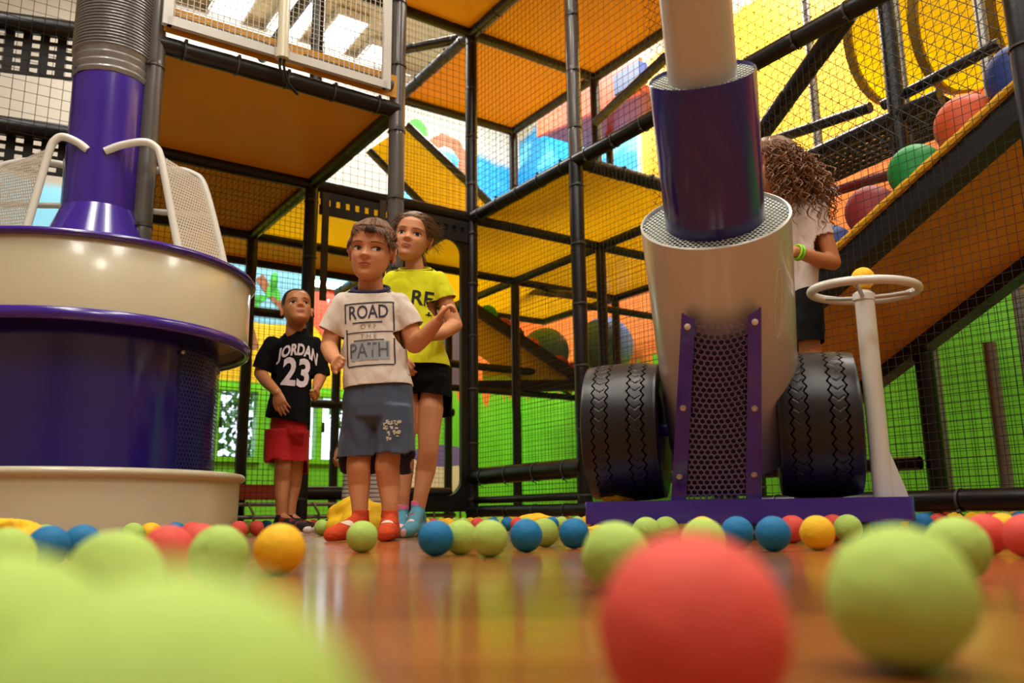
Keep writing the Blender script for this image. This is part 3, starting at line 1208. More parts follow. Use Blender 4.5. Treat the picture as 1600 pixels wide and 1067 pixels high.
# ================================================================== BALL FOUNTAIN (left)
FC = P(163, 250, 3.3)
FC.z = 0
fo = empty('ball_fountain', FC)
tag(fo, 'round white and purple ball dispenser with white basin and tall purple column', 'ball dispenser')
PERF_W = perforated('perforated_white_sheet', (206, 198, 182), 0.016, 0.2)
PERF_P = perforated('perforated_purple_sheet', (40, 26, 110), 0.018, 0.36)
mb = MB()
rim = [(0.604 + 0.018 * math.cos(t), 0.228 + 0.016 * math.sin(t)) for t in [math.radians(a) for a in range(-90, 271, 30)]]
mb.lathe(FC, [(0.575, 0.0), (0.598, 0.003), (0.602, 0.21)] + rim + [(0.588, 0.21), (0.585, 0.03), (0.0, 0.028)], 96)
mb.build('basin', CREAM_PAINT, fo)
mb = MB()
mb.lathe(FC, [(0.49, 0.028), (0.49, 0.78), (0.0, 0.78)], 96)
mb.build('lower_drum', PURPLE_D, fo)
mb = MB()
seg_ = []
for k in range(25):
    t = math.radians(-24 + 60 * k / 24)
    seg_.append(V3((math.cos(t), math.sin(t), 0)))
rg1 = [[FC + d * 0.5 + ZU * z for d in seg_] for z in (0.03, 0.73)]
mb.rings(rg1, False, False)
o = mb.build('mesh_screen', PERF_P, fo)
uvl = o.data.uv_layers.new(name='UVMap')
for lp in o.data.loops:
    q = o.data.vertices[lp.vertex_index].co - FC
    uvl.data[lp.index].uv = (math.atan2(q.y, q.x) * 0.5, q.z)
for t, z in ((-24, 0.68), (-24, 0.09), (30, 0.68)):
    mb = MB()
    d = V3((math.cos(math.radians(t)), math.sin(math.radians(t)), 0))
    mb.ellip(FC + d * 0.503 + ZU * z, V3((0.009, 0, 0)), V3((0, 0.009, 0)), V3((0, 0, 0.009)), 10, 6)
    mb.build('rivet', STEEL, fo)
mb = MB()
mb.lathe(FC, [(0.59, 0.745), (0.606, 0.76), (0.606, 1.01), (0.60, 1.018), (0.0, 1.02)], 96)
mb.build('upper_drum', CREAM_PAINT, fo)
mb = MB()
mb.lathe(FC, [(0.49, 0.80), (0.585, 0.79), (0.595, 0.73)], 96)
mb.build('rim_lining', CREAM_PAINT, fo)
for z, rr, hh in ((0.745, 0.603, 0.022), (1.022, 0.612, 0.013)):
    mb = MB()
    mb.lathe(FC, [(rr + 0.014 * math.cos(t), z + hh * math.sin(t)) for t in [2 * math.pi * k / 14 for k in range(15)]], 96)
    mb.build('rim_ring', PURPLE, fo)
mb = MB()
mb.lathe(FC, [(0.245, 1.02), (0.24, 1.03), (0.148, 1.29), (0.144, 1.30)], 64)
mb.build('cone', PURPLE, fo)
mb = MB()
mb.lathe(FC, [(0.141, 1.29), (0.144, 1.305), (0.144, 1.92)], 64)
mb.build('column', PURPLE, fo)
mb = MB()
prof = []
k = 0
z = 1.98
while z < ZC - 0.03:
    prof += [(0.149, z), (0.158, z + 0.003), (0.158, z + 0.007), (0.149, z + 0.010)]
    z += 0.0138
mb.lathe(FC, prof, 64)
hose = mb.build('flexible_hose', SILVER, fo)
mb = MB()
prof = [(0.1455, 1.865)]
for k in range(12):
    prof.append((0.148 + 0.004 * math.sin(k * 2.1), 1.87 + k * 0.011))
mb.lathe(FC, prof, 64)
tp = mb.build('duct_tape', SILVER, fo)
for v in tp.data.vertices:
    d = V3((v.co.x - FC.x, v.co.y - FC.y, 0)).normalized()
    v.co += d * 0.004 * noise.noise(v.co * 22)

TUBEM = mat('white_tube_paint', (222, 220, 210), 0.3, coat=0.3)


def hopper(az, side, far_out, q=1.0):
    rd = V3((math.cos(az), math.sin(az), 0))
    tg = V3((-rd.y, rd.x, 0)) * side      # towards the far tube

    def path(t, re, out_):
        c = FC + tg * t
        zt = 1.545
        rd = V3((math.cos(az), math.sin(az), 0)) * (q if t < 0 else 1)
        raw = [c + rd * math.sqrt(max(0.142 ** 2 - t * t, 0)) + ZU * (zt - 0.03), c + rd * (0.10 + out_ * .2) + ZU * (zt + 0.0), c + rd * (0.18 + out_ * .5) + ZU * (zt + 0.02),
               c + rd * (0.225 + out_ * .8) + ZU * (zt + 0.005), c + rd * (0.255 + out_) + ZU * (zt - 0.05), c + rd * (0.255 + (re - 0.255) * 0.5 + out_) + ZU * (zt - 0.29),
               c + rd * (re + out_ * 0.9) + ZU * 1.02]
        out = []
        for i in range(len(raw) - 1):
            p0, p1, p2, p3 = raw[max(i - 1, 0)], raw[i], raw[i + 1], raw[min(i + 2, len(raw) - 1)]
            for s in range(5):
                u = s / 5
                out.append(0.5 * ((2 * p1) + (p2 - p0) * u + (2 * p0 - 5 * p1 + 4 * p2 - p3) * u * u + (3 * p1 - p0 - 3 * p2 + p3) * u ** 3))
        out.append(raw[-1])
        return out
    e = []
    for t, re, ot in ((-0.136, 0.37, 0.0), (0.136, 0.40, far_out)):
        pth = path(t, re, ot)
        mb = MB()
        mb.tube(pth, 0.0155, 12)
        mb.build('bent_tube', TUBEM, fo)
        e.append(pth)
    mb = MB()
    idx = list(range(19, len(e[0])))
    ra = [e[0][i] for i in idx]
    rb = [e[1][i] for i in idx]
    mb.rings([[a + (b - a) * s for s in [k / 6 for k in range(7)]] for a, b in zip(ra, rb)], False, False)
    o = mb.build('perforated_panel', PERF_W, fo)
    planar_uv(o, ra[0], (rb[0] - ra[0]).normalized(), (ra[-1] - ra[0]).normalized())
    mb = MB()
    far = e[1][23]
    c = FC + (V3((far.x - FC.x, far.y - FC.y, 0)).normalized()) * 0.138 + ZU * (far.z - 0.02)
    mb.tube([c, far], 0.0125, 10)
    mb.build('stay', TUBEM, fo)


hopper(math.radians(10), 1, 0.12)
hopper(math.radians(192), -1, 0.2, 0.66)
hopper(math.radians(118), 1, 0.05)

# ================================================================== BALL CANNON (right)
CYAW = math.radians(-16)
CORG = P(1160, 815, 2.32)
CORG.z = 0
CX = V3((math.cos(CYAW), math.sin(CYAW), 0))
CY = V3((-math.sin(CYAW), math.cos(CYAW), 0))
CAX = (CX, CY, ZU)


def LC(x, y, z):
    return CORG + CX * x + CY * y + ZU * z


ca = empty('ball_cannon', CORG)
tag(ca, 'stubby white and purple toy cannon on two black tyres and a purple base plate', 'cannon')
mb = MB()
pts = []
for cx, cy, a0 in ((0.40, 0.62, 0), (-0.40, 0.62, 90), (-0.40, 0.03, 180), (0.40, 0.03, 270)):
    for k in range(6):
        t = math.radians(a0 + 90 * k / 5)
        pts.append((cx + 0.03 * math.cos(t), cy + 0.03 * math.sin(t)))
n = len(pts)
mb.rings([[LC(x * s, y, z) for x, y in pts] for s, z in ((0.998, 0.045), (1, 0.048), (1, 0.104), (0.997, 0.107))])
mb.build('base_plate', PURPLE, ca)
for x in (-0.3, 0.3):
    for y_ in (0.12, 0.5):
        mb = MB()
        mb.tube([LC(x, y_, 0), LC(x, y_, 0.046)], 0.03, 14)
        mb.build('foot', BLACK_PAD, ca)

# barrel
TH = math.radians(42)
BA = (-CY * math.sin(TH) + ZU * math.cos(TH)).normalized()
BC = LC(-0.018, 0.25, 0.40)


def tri(x):
    x = x - math.floor(x)
    return abs(x - 0.5) * 4 - 1


BR = 0.198
mb = MB()
mb.lathe(BC, [(0.0, -0.14), (BR * 0.97, -0.14), (BR, -0.13), (BR, 0.605), (BR - 0.006, 0.607), (BR - 0.006, 0.585)], 80, BA)
mb.build('outer_barrel', WHITE_PAINT, ca)
PERF_R = perforated('perforated_grey_sheet', (206, 212, 198), 0.0135, 0.37)
mb = MB()
mb.lathe(BC, [(0.12, 0.596), (BR - 0.005, 0.596)], 64, BA)
o = mb.build('barrel_ring', PERF_R, ca)
planar_uv(o, BC, CX, CX.cross(BA))
mb = MB()
mb.lathe(BC, [(0.12, 0.57), (BR - 0.005, 0.57)], 64, BA)
mb.build('ring_backing', mat('grey_backing', (66, 76, 60), 0.6), ca)
mb = MB()
mb.lathe(BC, [(0.131, 0.55), (0.131, 0.985), (0.129, 0.988), (0.128, 0.975)], 72, BA)
mb.build('middle_barrel', PURPLE_D, ca)
mb = MB()
mb.lathe(BC, [(0.08, 0.978), (0.1295, 0.978)], 64, BA)
o = mb.build('barrel_ring', PERF_R, ca)
planar_uv(o, BC, CX, CX.cross(BA))
mb = MB()
mb.lathe(BC, [(0.084, 0.95), (0.084, 1.62), (0.08, 1.62), (0.08, 1.55)], 64, BA)
mb.build('inner_barrel', WHITE_PAINT, ca)
# scratched loop on the white barrel
mb = MB()
sc_ = []
for k in range(40):
    t = 2 * math.pi * k / 39
    an = math.radians(48) + 0.07 * math.sin(t) + 0.05 * math.cos(t)
    h_ = 0.40 + 0.1 * math.cos(t)
    rad = CX * math.sin(an) + CX.cross(BA) * -math.cos(an)
    rad = CX * math.sin(an) - (CX.cross(BA)) * math.cos(an) if (CX.cross(BA)).y > 0 else CX * math.sin(an) + (CX.cross(BA)) * math.cos(an)
    sc_.append(BC + BA * h_ + rad * (BR + 0.0004))
mb.tube(sc_, 0.0014, 5)
mb.build('scratch', mat('pale_scratch', (240, 236, 226), 0.7), ca)

# housing with hexagon mesh front
HT, HB = 0.585, 0.107


def HF(s, t):
    """housing front: s -1..1 across, t 0..1 up"""
    w = 0.120 + (0.100 - 0.120) * t
    return LC(-0.067 + s * w + 0.052 * t, 0.02 - 0.21 * t, HB + (HT - HB) * t - 0.035 * t * (1 - s * s))


HN = (HF(1, 0.2) - HF(-1, 0.2)).cross(HF(0, 1) - HF(0, 0)).normalized()
if HN.dot(CY) > 0:
    HN = -HN
mb = MB()
for s in (-1, 1):
    rr = []
    for k in range(13):
        t = k / 12
        e0, e1 = HF(s, t), HF(s * 0.66, t)
        rr.append([e0 + HN * 0.004, e1 + HN * 0.004, e1 - HN * 0.004, e0 - HN * 0.004])
    mb.rings(rr)
fl = mb.build('front_flange', PURPLE, ca, False)
mb = MB()
for s in (-1, 1):
    rr = []
    for k in range(13):
        t = k / 12
        e0 = HF(s, t)
        b_ = LC(-0.067 + s * (0.12 - 0.02 * t) + 0.052 * t, 0.33 - 0.30 * t, HB + (HT - HB) * t * 0.86)
        rr.append([e0, b_, b_ - CX * s * 0.006, e0 - CX * s * 0.006])
    mb.rings(rr)
mb.build('side_plate', PURPLE, ca, False)
mb = MB()
pit = 0.0165
ny = int(0.5 / (pit * 0.866))
for j in range(ny):
    t0 = (j + 0.5) / ny
    w = (0.120 + (0.100 - 0.120) * t0) * 0.66
    nx = int(2 * w / pit) + 1
    for i in range(-nx // 2 - 1, nx // 2 + 2):
        sx = (i + 0.5 * (j % 2)) * pit / w
        if abs(sx) > 1.02:
            continue
        c = HF(sx * 0.66, t0)
        ringo, ringi = [], []
        ex = (HF(0.1, t0) - HF(-0.1, t0)).normalized()
        ey = HN.cross(ex)
        for k in range(6):
            an = math.radians(30 + 60 * k)
            dd = ex * math.cos(an) + ey * math.sin(an)
            ringo.append(c + dd * pit * 0.58)
            ringi.append(c + dd * pit * 0.455)
        mb.add(ringo + ringi + [p - HN * 0.004 for p in ringi], [(k, (k + 1) % 6, 6 + (k + 1) % 6, 6 + k) for k in range(6)] +
               [(6 + k, 6 + (k + 1) % 6, 12 + (k + 1) % 6, 12 + k) for k in range(6)])
mbb = MB()  # dark sheet added behind the mesh, standing in for shade inside the housing
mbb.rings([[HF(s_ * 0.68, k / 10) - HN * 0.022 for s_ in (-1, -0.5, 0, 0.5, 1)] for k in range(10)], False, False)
mbb.build('shade_sheet', mat('painted_shade_purple', (30, 22, 60), 0.5), ca, False)
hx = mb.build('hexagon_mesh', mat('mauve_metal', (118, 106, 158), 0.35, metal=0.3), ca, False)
for s, t in ((-0.84, 0.95), (0.84, 0.95), (-0.84, 0.52), (0.84, 0.5), (-0.84, 0.14), (0.84, 0.14)):
    mb = MB()
    p = HF(s, t) + HN * 0.004
    mb.lathe(p, [(0.0085, 0), (0.0085, 0.003), (0.005, 0.0055), (0.0, 0.006)], 14, HN)
    mb.build('bolt', mat('white_bolt', (225, 220, 205), 0.4) if t > 0.9 else STEEL, ca)

# tyres (shared mesh): tread with zigzag grooves cut into it
TR_, TW = 0.213, 0.103
mb = MB()
NA, NW = 528, 150
rings = []
for j in range(NW + 1):
    w = -1 + 2 * j / NW
    base = TR_ * (1 - 0.035 * abs(w) ** 3)
    ring = []
    for i in range(NA):
        an = 2 * math.pi * i / NA
        z_ = tri(i / NA * 44)
        dep = 0.0
        for w0 in (-0.72, -0.32, 0.3, 0.7):
            if abs(w - (w0 + 0.05 * z_)) < 0.0145:
                dep = 0.007
        for w0 in (-0.52, 0.5):
            q = abs(((i / NA * 44 + 0.9 * abs(w - w0) * 3) % 1.0) - 0.5)
            if abs(w - w0) < 0.15 and q < 0.055:
                dep = max(dep, 0.0014)
        r_ = base - dep
        ring.append((w * TW, r_ * math.cos(an), r_ * math.sin(an)))
    rings.append(ring)
side = []
for s, r_ in ((1.06, 0.965), (1.1, 0.9), (1.1, 0.75), (1.03, 0.6), (0.96, 0.56), (0.6, 0.55)):
    side.append((s, r_))
pre = [[(-s * TW, TR_ * r_ * math.cos(2 * math.pi * i / NA), TR_ * r_ * math.sin(2 * math.pi * i / NA)) for i in range(NA)] for s, r_ in side[::-1]]
post = [[(s * TW, TR_ * r_ * math.cos(2 * math.pi * i / NA), TR_ * r_ * math.sin(2 * math.pi * i / NA)) for i in range(NA)] for s, r_ in side]
mb.rings(pre + rings + post, True, False)
tyre_me = mb.mesh('tyre', RUBBER, True)
mb = MB()
mb.lathe((0, 0, 0), [(0.0, -0.02), (0.03, -0.02), (0.035, -0.01), (0.09, -0.015), (0.115, 0.0), (0.12, 0.06), (0.126, 0.06), (0.126, -0.07),
                     (0.12, -0.07), (0.11, -0.03)], 40, (1, 0, 0))
rim_me = mb.mesh('wheel_rim', mat('dark_rim', (34, 28, 44), 0.4), True)
TMAT = Matrix(((CX.x, CY.x, 0), (CX.y, CY.y, 0), (0, 0, 1)))
AXZ = 0.325
for x in (-0.335, 0.222):
    o = link('tyre', tyre_me, ca)
    o.matrix_basis = Matrix.Translation(LC(x, 0.27, AXZ)) @ TMAT.to_4x4()
    r = link('wheel_rim', rim_me)
    r.parent = o
mb = MB()
mb.tube([LC(-0.335, 0.27, AXZ), LC(0.222, 0.27, AXZ)], 0.02, 16)
mb.build('axle', PURPLE, ca)

# steering wheel on its post
SP0, SP1 = LC(0.372, 0.14, 0.107), None
top = P(1352, 466, SP0.y)
SP1 = V3((SP0.x, SP0.y, top.z))
mb = MB()
mb.tube([SP0, SP0 + ZU * 0.01, SP1], 0.0265, 20)
mb.build('wheel_post', TUBEM, ca)
mb = MB()
g0 = SP0 + CX * 0.024
gp = [g0, g0 + CX * 0.038, g0 + CX * 0.034 + ZU * 0.02, g0 + ZU * 0.13]
mb.add([p - CY * 0.003 for p in gp] + [p + CY * 0.003 for p in gp], [(0, 1, 2, 3), (7, 6, 5, 4), (0, 4, 5, 1), (1, 5, 6, 2), (2, 6, 7, 3), (3, 7, 4, 0)])
mb.build('gusset', TUBEM, ca, False)
WA = (ZU + CX * 0.05 - CY * 0.03).normalized()
wc = SP1 + ZU * 0.022
sw_a = (CX - WA * CX.dot(WA)).normalized()
sw_b = WA.cross(sw_a)
mb = MB()
RW = 0.142
mb.tube([wc + (sw_a * math.cos(2 * math.pi * k / 64) + sw_b * math.sin(2 * math.pi * k / 64)) * RW for k in range(65)], 0.0125, 12, False)
wl = mb.build('steering_wheel', TUBEM, ca)
for an in (15, 135, 255):
    d = sw_a * math.cos(math.radians(an)) + sw_b * math.sin(math.radians(an))
    mb = MB()
    mb.tube([wc - WA * 0.02 + d * 0.01, wc - WA * 0.012 + d * 0.07, wc + d * (RW - 0.005)], 0.0065, 8)
    mb.build('spoke', STEEL, wl)
mb = MB()
mb.lathe(wc - WA * 0.028, [(0.0, 0), (0.03, 0.0), (0.03, 0.018), (0.015, 0.03), (0.0, 0.031)], 20, WA)
mb.build('hub', TUBEM, wl)

# ================================================================== FOAM BALLS
BD = 0.065


def ball_mesh(cname, var):
    rg = random.Random(var * 13 + 5)
    bm = bmesh.new()
    bmesh.ops.create_icosphere(bm, subdivisions=4, radius=BD / 2)
    dents = [(V3((rg.uniform(-1, 1), rg.uniform(-1, 1), rg.uniform(-1, 1))).normalized(), rg.uniform(0.10, 0.25), rg.uniform(0.0006, 0.0022)) for _ in range(4)]
    for v in bm.verts:
        n = v.co.normalized()
        d = 0.0004 * noise.noise(n * 3 + V3((var, 0, 0)))
        for c, w, a in dents:
            ang = (n - c).length
            d -= a * math.exp(-(ang / w) ** 2)
        v.co = n * (BD / 2 + d)
    me = bpy.data.meshes.new('foam_ball')
    bm.to_mesh(me)
    bm.free()
    me.polygons.foreach_set('use_smooth', [True] * len(me.polygons))
    me.materials.append(BALLM[cname])
    return me


BMESH = {(c, v): ball_mesh(c, v) for c in BALLM for v in range(3)}
rb_ = random.Random(11)
PLACED = []


def ball(px, s, colr, label, group=None, z=None, Y=None):
    Y = Y or FPX * BD / s
    z = BD / 2 if z is None else z
    p = GX(px, Y, z)
    for _ in range(30):      # keep neighbours from sharing the same space
        hit = False
        for q in PLACED:
            d = p - q
            if d.length < BD * 1.0:
                hit = True
                sh = (BD * 1.002 - d.length)
                dv = V3((d.x * 0.6, d.y, 0))
                dv = dv.normalized() if dv.length > 1e-5 else V3((0, 1, 0))
                p = p + dv * (sh + 0.0005)
        if not hit:
            break
    PLACED.append(p.copy())
    o = link('foam_ball', BMESH[(colr, rb_.randrange(3))])
    o.location = p
    o.rotation_euler = (rb_.uniform(0, 6), rb_.uniform(0, 6), rb_.uniform(0, 6))
    tag(o, label, 'ball', group or 'foam balls on the floor')
    return o


for px, s, c, lab in [
    (232, 650, 'green', 'huge blurred green foam ball filling the bottom left corner'),
    (-25, 400, 'green', 'blurred green foam ball cut by the left edge behind the huge corner ball'),
    (1082, 285, 'red', 'large coral red foam ball at the bottom centre right'),
    (1408, 212, 'green', 'large green foam ball on open floor at the lower right'),
    (178, 143, 'green', 'soft green foam ball right behind the huge corner ball'),
    (962, 104, 'green', 'green foam ball peeking out left behind the large coral ball'),
    (1495, 96, 'green', 'green foam ball half behind the large lower right green ball'),
    (342, 88, 'green', 'dented green foam ball left of the lone yellow ball'),
    (437, 76, 'yellow', 'lone yellow foam ball below the boy in black shirt'),
    (262, 78, 'red', 'coral foam ball between two green balls at the left'),
    (8, 86, 'green', 'pale green foam ball at the left edge'),
    (75, 62, 'blue', 'blue foam ball nearest the left edge'),
    (128, 56, 'blue', 'second blue foam ball from the left edge'),
    (312, 58, 'red', 'coral foam ball tucked behind the dented green ball'),
    (566, 48, 'green', 'green foam ball in front of the orange socks'),
    (681, 54, 'blue', 'blue foam ball at the left end of the middle row'),
    (717, 52.5, 'green', 'green foam ball half hidden by the first blue middle ball'),
    (765, 56, 'green', 'green foam ball third in the middle row'),
    (822, 50, 'blue', 'blue foam ball in the middle of the middle row'),
    (851, 43, 'green', 'green foam ball behind the second blue middle ball'),
    (897, 46, 'blue', 'blue foam ball at the right end of the middle row'),
    (1010, 44, 'green', 'green foam ball just above the large coral ball, left'),
    (1041, 39, 'green', 'small marked green foam ball just above the large coral ball'),
    (1099, 68, 'green', 'pale green foam ball directly above the large coral ball'),
    (1098, 46, 'yellow', 'yellow foam ball hidden behind the pale green ball above coral'),
    (1152, 49, 'blue', 'teal blue foam ball left of its twin before the base plate'),
    (1208, 53, 'blue', 'teal blue foam ball beside the coral and yellow pair'),
    (1238, 42, 'red', 'coral foam ball between teal and yellow before the base plate'),
    (1277, 52, 'yellow', 'yellow foam ball in the row before the base plate'),
    (1302, 40, 'red', 'coral foam ball right behind the yellow ball before the plate'),
    (1325, 42, 'green', 'green foam ball right end before the base plate'),
    (1540, 62, 'red', 'coral foam ball behind the second green ball at right'),
    (1567, 52, 'yellow', 'yellow foam ball near the right edge'),
    (1604, 66, 'red', 'coral foam ball cut by the right edge'),
    (70, 47, 'green', 'pale green foam ball before the yellow bag at left'),
    (20, 46, 'yellow', 'yellow foam ball behind the pale green ball at left edge'),
]:
    ball(px, s, c, lab)
SMALL = [(235, 34, 'yellow'), (274, 33, 'blue'), (208, 35, 'green'), (300, 34, 'red'), (373, 27, 'red'), (401, 22.5, 'red'), (384, 21, 'green'), (416, 20, 'blue'),
         (368, 19, 'blue'), (360, 23, 'green'), (466, 19, 'blue'), (479, 20, 'yellow'), (489, 19.5, 'red'), (503, 24, 'green'), (512, 18, 'blue'), (358, 18, 'red'),
         (1345, 30, 'blue'), (1368, 29, 'blue'), (1392, 28, 'blue'), (1413, 24, 'yellow'), (1440, 36, 'blue'), (1447, 24, 'blue'), (1356, 22, 'yellow'), (1378, 22, 'green'),
         (1468, 29, 'red'), (1492, 28, 'yellow'), (1517, 28, 'yellow'), (1551, 29, 'red'), (1571, 26, 'green'), (1594, 30, 'blue'), (1020, 20, 'blue'),
         (1535, 24, 'yellow'), (1585, 24, 'yellow'), (1558, 22, 'green'), (1480, 22, 'red'), (1455, 21, 'blue'), (1340, 24, 'yellow')]
ORD = ['leftmost', 'second', 'third', 'fourth', 'fifth', 'sixth', 'seventh', 'eighth', 'ninth', 'tenth', 'eleventh', 'twelfth', 'thirteenth', 'fourteenth']


def ordered(items, where, group):
    """balls of one colour in one place are told apart by their order from the left"""
    by = {}
    for it in sorted(items):
        by.setdefault(it[2], []).append(it)
    for c, lst in by.items():
        for k, (px, s, _) in enumerate(lst):
            w = 'only' if len(lst) == 1 else 'leftmost' if k == 0 else 'rightmost' if k == len(lst) - 1 else ORD[k]
            tail = '' if w in ('only', 'leftmost', 'rightmost') else 'from the left '
            ball(px, s, c, '%s small %s foam ball %s%s' % (w, c, tail, where), '%s balls %s' % (c, group))


ordered([t for t in SMALL if t[0] < 330], 'against the white basin', 'before the basin')
ordered([t for t in SMALL if 330 <= t[0] < 700], 'around the far boy in black', 'around the far boy')
ordered([t for t in SMALL if t[0] >= 700], 'in far line right of base plate', 'in the far right line')
TINY = [(664, 21, 'yellow'), (676, 18, 'red'), (690, 20, 'yellow'), (700, 22, 'yellow'), (712, 19, 'green'), (724, 21, 'green'), (735, 18, 'yellow'),
        (745, 20, 'yellow'), (748, 17, 'yellow'), (757, 18, 'green'), (770, 20, 'blue'), (768, 17, 'yellow'), (781, 19, 'green'), (793, 20, 'blue'), (805, 18, 'yellow'), (818, 19, 'green'),
        (832, 20, 'yellow'), (812, 17, 'red'), (845, 18, 'green'), (858, 20, 'red'), (868, 19, 'blue'), (878, 21, 'green'), (890, 18, 'yellow'), (902, 20, 'green'),
        (915, 19, 'yellow'), (926, 18, 'blue'), (746, 22, 'red'), (808, 21, 'red'), (822, 22, 'green'), (938, 20, 'yellow'), (862, 22, 'blue')]
ordered(TINY, 'in far row before low bars', 'in the far middle row')
ordered([(758, 13.4, 'yellow'), (772, 13.0, 'blue'), (785, 13.2, 'yellow'), (798, 12.9, 'yellow'), (815, 13.1, 'red'), (836, 13.3, 'blue'), (852, 12.9, 'blue'), (868, 13.2, 'yellow'),
         (884, 13.0, 'red'), (1000, 13.1, 'blue')], 'on floor behind the low bars', 'behind the low bars')
# the ball over the steering wheel
o = link('foam_ball', BMESH[('yellow', 1)])
o.location = wc + WA * (0.003 + BD / 2)
tag(o, 'yellow foam ball on the hub of the white steering wheel', 'ball', 'foam balls on the floor')


# ================================================================== YELLOW BALL BAGS
def bag(name, c, rx, ry, rz, label, seed, rot=0.0, flat=0.0):
    bm = bmesh.new()
    bmesh.ops.create_icosphere(bm, subdivisions=5, radius=1)
    cr, sr = math.cos(rot), math.sin(rot)
    for v in bm.verts:
        n = v.co.normalized()
        f = 1 + 0.28 * noise.noise(n * 1.4 + V3((seed, 0, 0))) - 0.16 * abs(noise.noise(V3((n.x * 3.2, n.y * 3.2, n.z * 1.2 + seed)))) + 0.015 * noise.noise(n * 9)
        x, y, z = n.x * rx * f, n.y * ry * f, n.z * rz * f
        v.co = V3((x * cr - y * sr, x * sr + y * cr, max(z, -rz * 0.55)))
    lo = min(v.co.z for v in bm.verts)
    for v in bm.verts:
        v.co += V3((c.x, c.y, c.z - lo))
    me = bpy.data.meshes.new(name)
    bm.to_mesh(me)
    bm.free()
    me.polygons.foreach_set('use_smooth', [True] * len(me.polygons))
    me.materials.append(YCLOTH)
    o = link(name, me)
    tag(o, label, 'bag', 'yellow cloth ball bags')
    return o


bag('cloth_bag', GX(558, 3.5, 0.0), 0.14, 0.10, 0.10, 'slumped yellow cloth bag behind the legs of the boy in front', 1.0)
bag('cloth_bag', GX(12, 1.75, 0.0), 0.075, 0.06, 0.055, 'yellow cloth bag at the left edge before the white basin', 2.0)
bag('cloth_bag', LC(-0.37, 0.24, 0.107), 0.055, 0.05, 0.022, 'crumpled yellow cloth on the left end of the purple base plate', 3.0, 0.4)
bag('cloth_bag', GX(838, 4.15, 0.0), 0.12, 0.06, 0.05, 'flat yellow cloth bag among the tiny far balls', 4.0)
bag('cloth_bag', GX(922, 2.28, 0.0), 0.06, 0.04, 0.028, 'yellow cloth lying on the floor at the left foot of the base plate', 5.0)

# ================================================================== PEOPLE
def remesh_smooth(mb, voxel, it, fac=0.5):
    me = bpy.data.meshes.new('tmp')
    me.from_pydata(mb.v, [], mb.f)
    me.update()
    bm = bmesh.new()
    bm.from_mesh(me)
    bmesh.ops.recalc_face_normals(bm, faces=bm.faces)
    bm.to_mesh(me)
    bm.free()
    o = bpy.data.objects.new('tmp', me)
    COL.objects.link(o)
    r = o.modifiers.new('r', 'REMESH')
    r.mode = 'VOXEL'
    r.voxel_size = voxel
    r.use_smooth_shade = True
    if it:
        sm = o.modifiers.new('s', 'SMOOTH')
        sm.factor = fac
        sm.iterations = it
    dg = bpy.context.evaluated_depsgraph_get()
    out = bpy.data.meshes.new_from_object(o.evaluated_get(dg))
    bpy.data.objects.remove(o)
    bpy.data.meshes.remove(me)
    out.polygons.foreach_set('use_smooth', [True] * len(out.polygons))
    return out


def wrinkle(me, amp, scale, seed, stretch=(1, 1, 1)):
    me.update()
    nrm = [v.normal.copy() for v in me.vertices]
    for v, n in zip(me.vertices, nrm):
        q = V3((v.co.x * scale * stretch[0] + seed, v.co.y * scale * stretch[1], v.co.z * scale * stretch[2]))
        f = noise.noise(q) + 0.5 * noise.noise(q * 2.3)
        v.co += n * (amp * (abs(f) * 1.6 - 0.5))
    me.update()


def cut(me, planes, thick=0.0035):
    """planes: (point, outward normal, centre, radius): trims the cloth beyond each plane near its centre, then gives it thickness"""
    bm = bmesh.new()
    bm.from_mesh(me)
    for p, n, c, rad in planes:
        geom_f = [f for f in bm.faces if (f.calc_center_median() - c).length < rad]
        es = set(e for f in geom_f for e in f.edges)
        vs = set(v for f in geom_f for v in f.verts)
        bmesh.ops.bisect_plane(bm, geom=list(geom_f) + list(es) + list(vs), plane_co=p, plane_no=n, clear_outer=True)
    bmesh.ops.recalc_face_normals(bm, faces=bm.faces)
    bm.to_mesh(me)
    bm.free()
    me.update()
    nrm = [v.normal.copy() for v in me.vertices]
    bm = bmesh.new()
    bm.from_mesh(me)
    bmesh.ops.solidify(bm, geom=bm.faces[:], thickness=thick)
    bm.to_mesh(me)
    bm.free()
    me.polygons.foreach_set('use_smooth', [True] * len(me.polygons))
    return me


HEADPROF = [(-0.5, 0.27, 0.10, 0.07), (-0.47, 0.335, 0.03, 0.14), (-0.42, 0.372, -0.05, 0.205), (-0.35, 0.388, -0.12, 0.252), (-0.25, 0.395, -0.25, 0.298),
            (-0.12, 0.395, -0.36, 0.333), (0.0, 0.388, -0.43, 0.352), (0.12, 0.408, -0.465, 0.362), (0.25, 0.395, -0.465, 0.358), (0.35, 0.33, -0.41, 0.318),
            (0.43, 0.21, -0.30, 0.235), (0.48, 0.09, -0.17, 0.125), (0.5, 0.0, -0.06, 0.03)]


def head_ring(z):
    P_ = HEADPROF
    if z <= P_[0][0]:
        return P_[0][1:]
    for i in range(len(P_) - 1):
        if z <= P_[i + 1][0]:
            t = (z - P_[i][0]) / (P_[i + 1][0] - P_[i][0])
            t = t * t * (3 - 2 * t) * 0.35 + t * 0.65
            return tuple(a + (b - a) * t for a, b in zip(P_[i][1:], P_[i + 1][1:]))
    return P_[-1][1:]


def gs(x, s):
    return math.exp(-(x / s) ** 2)


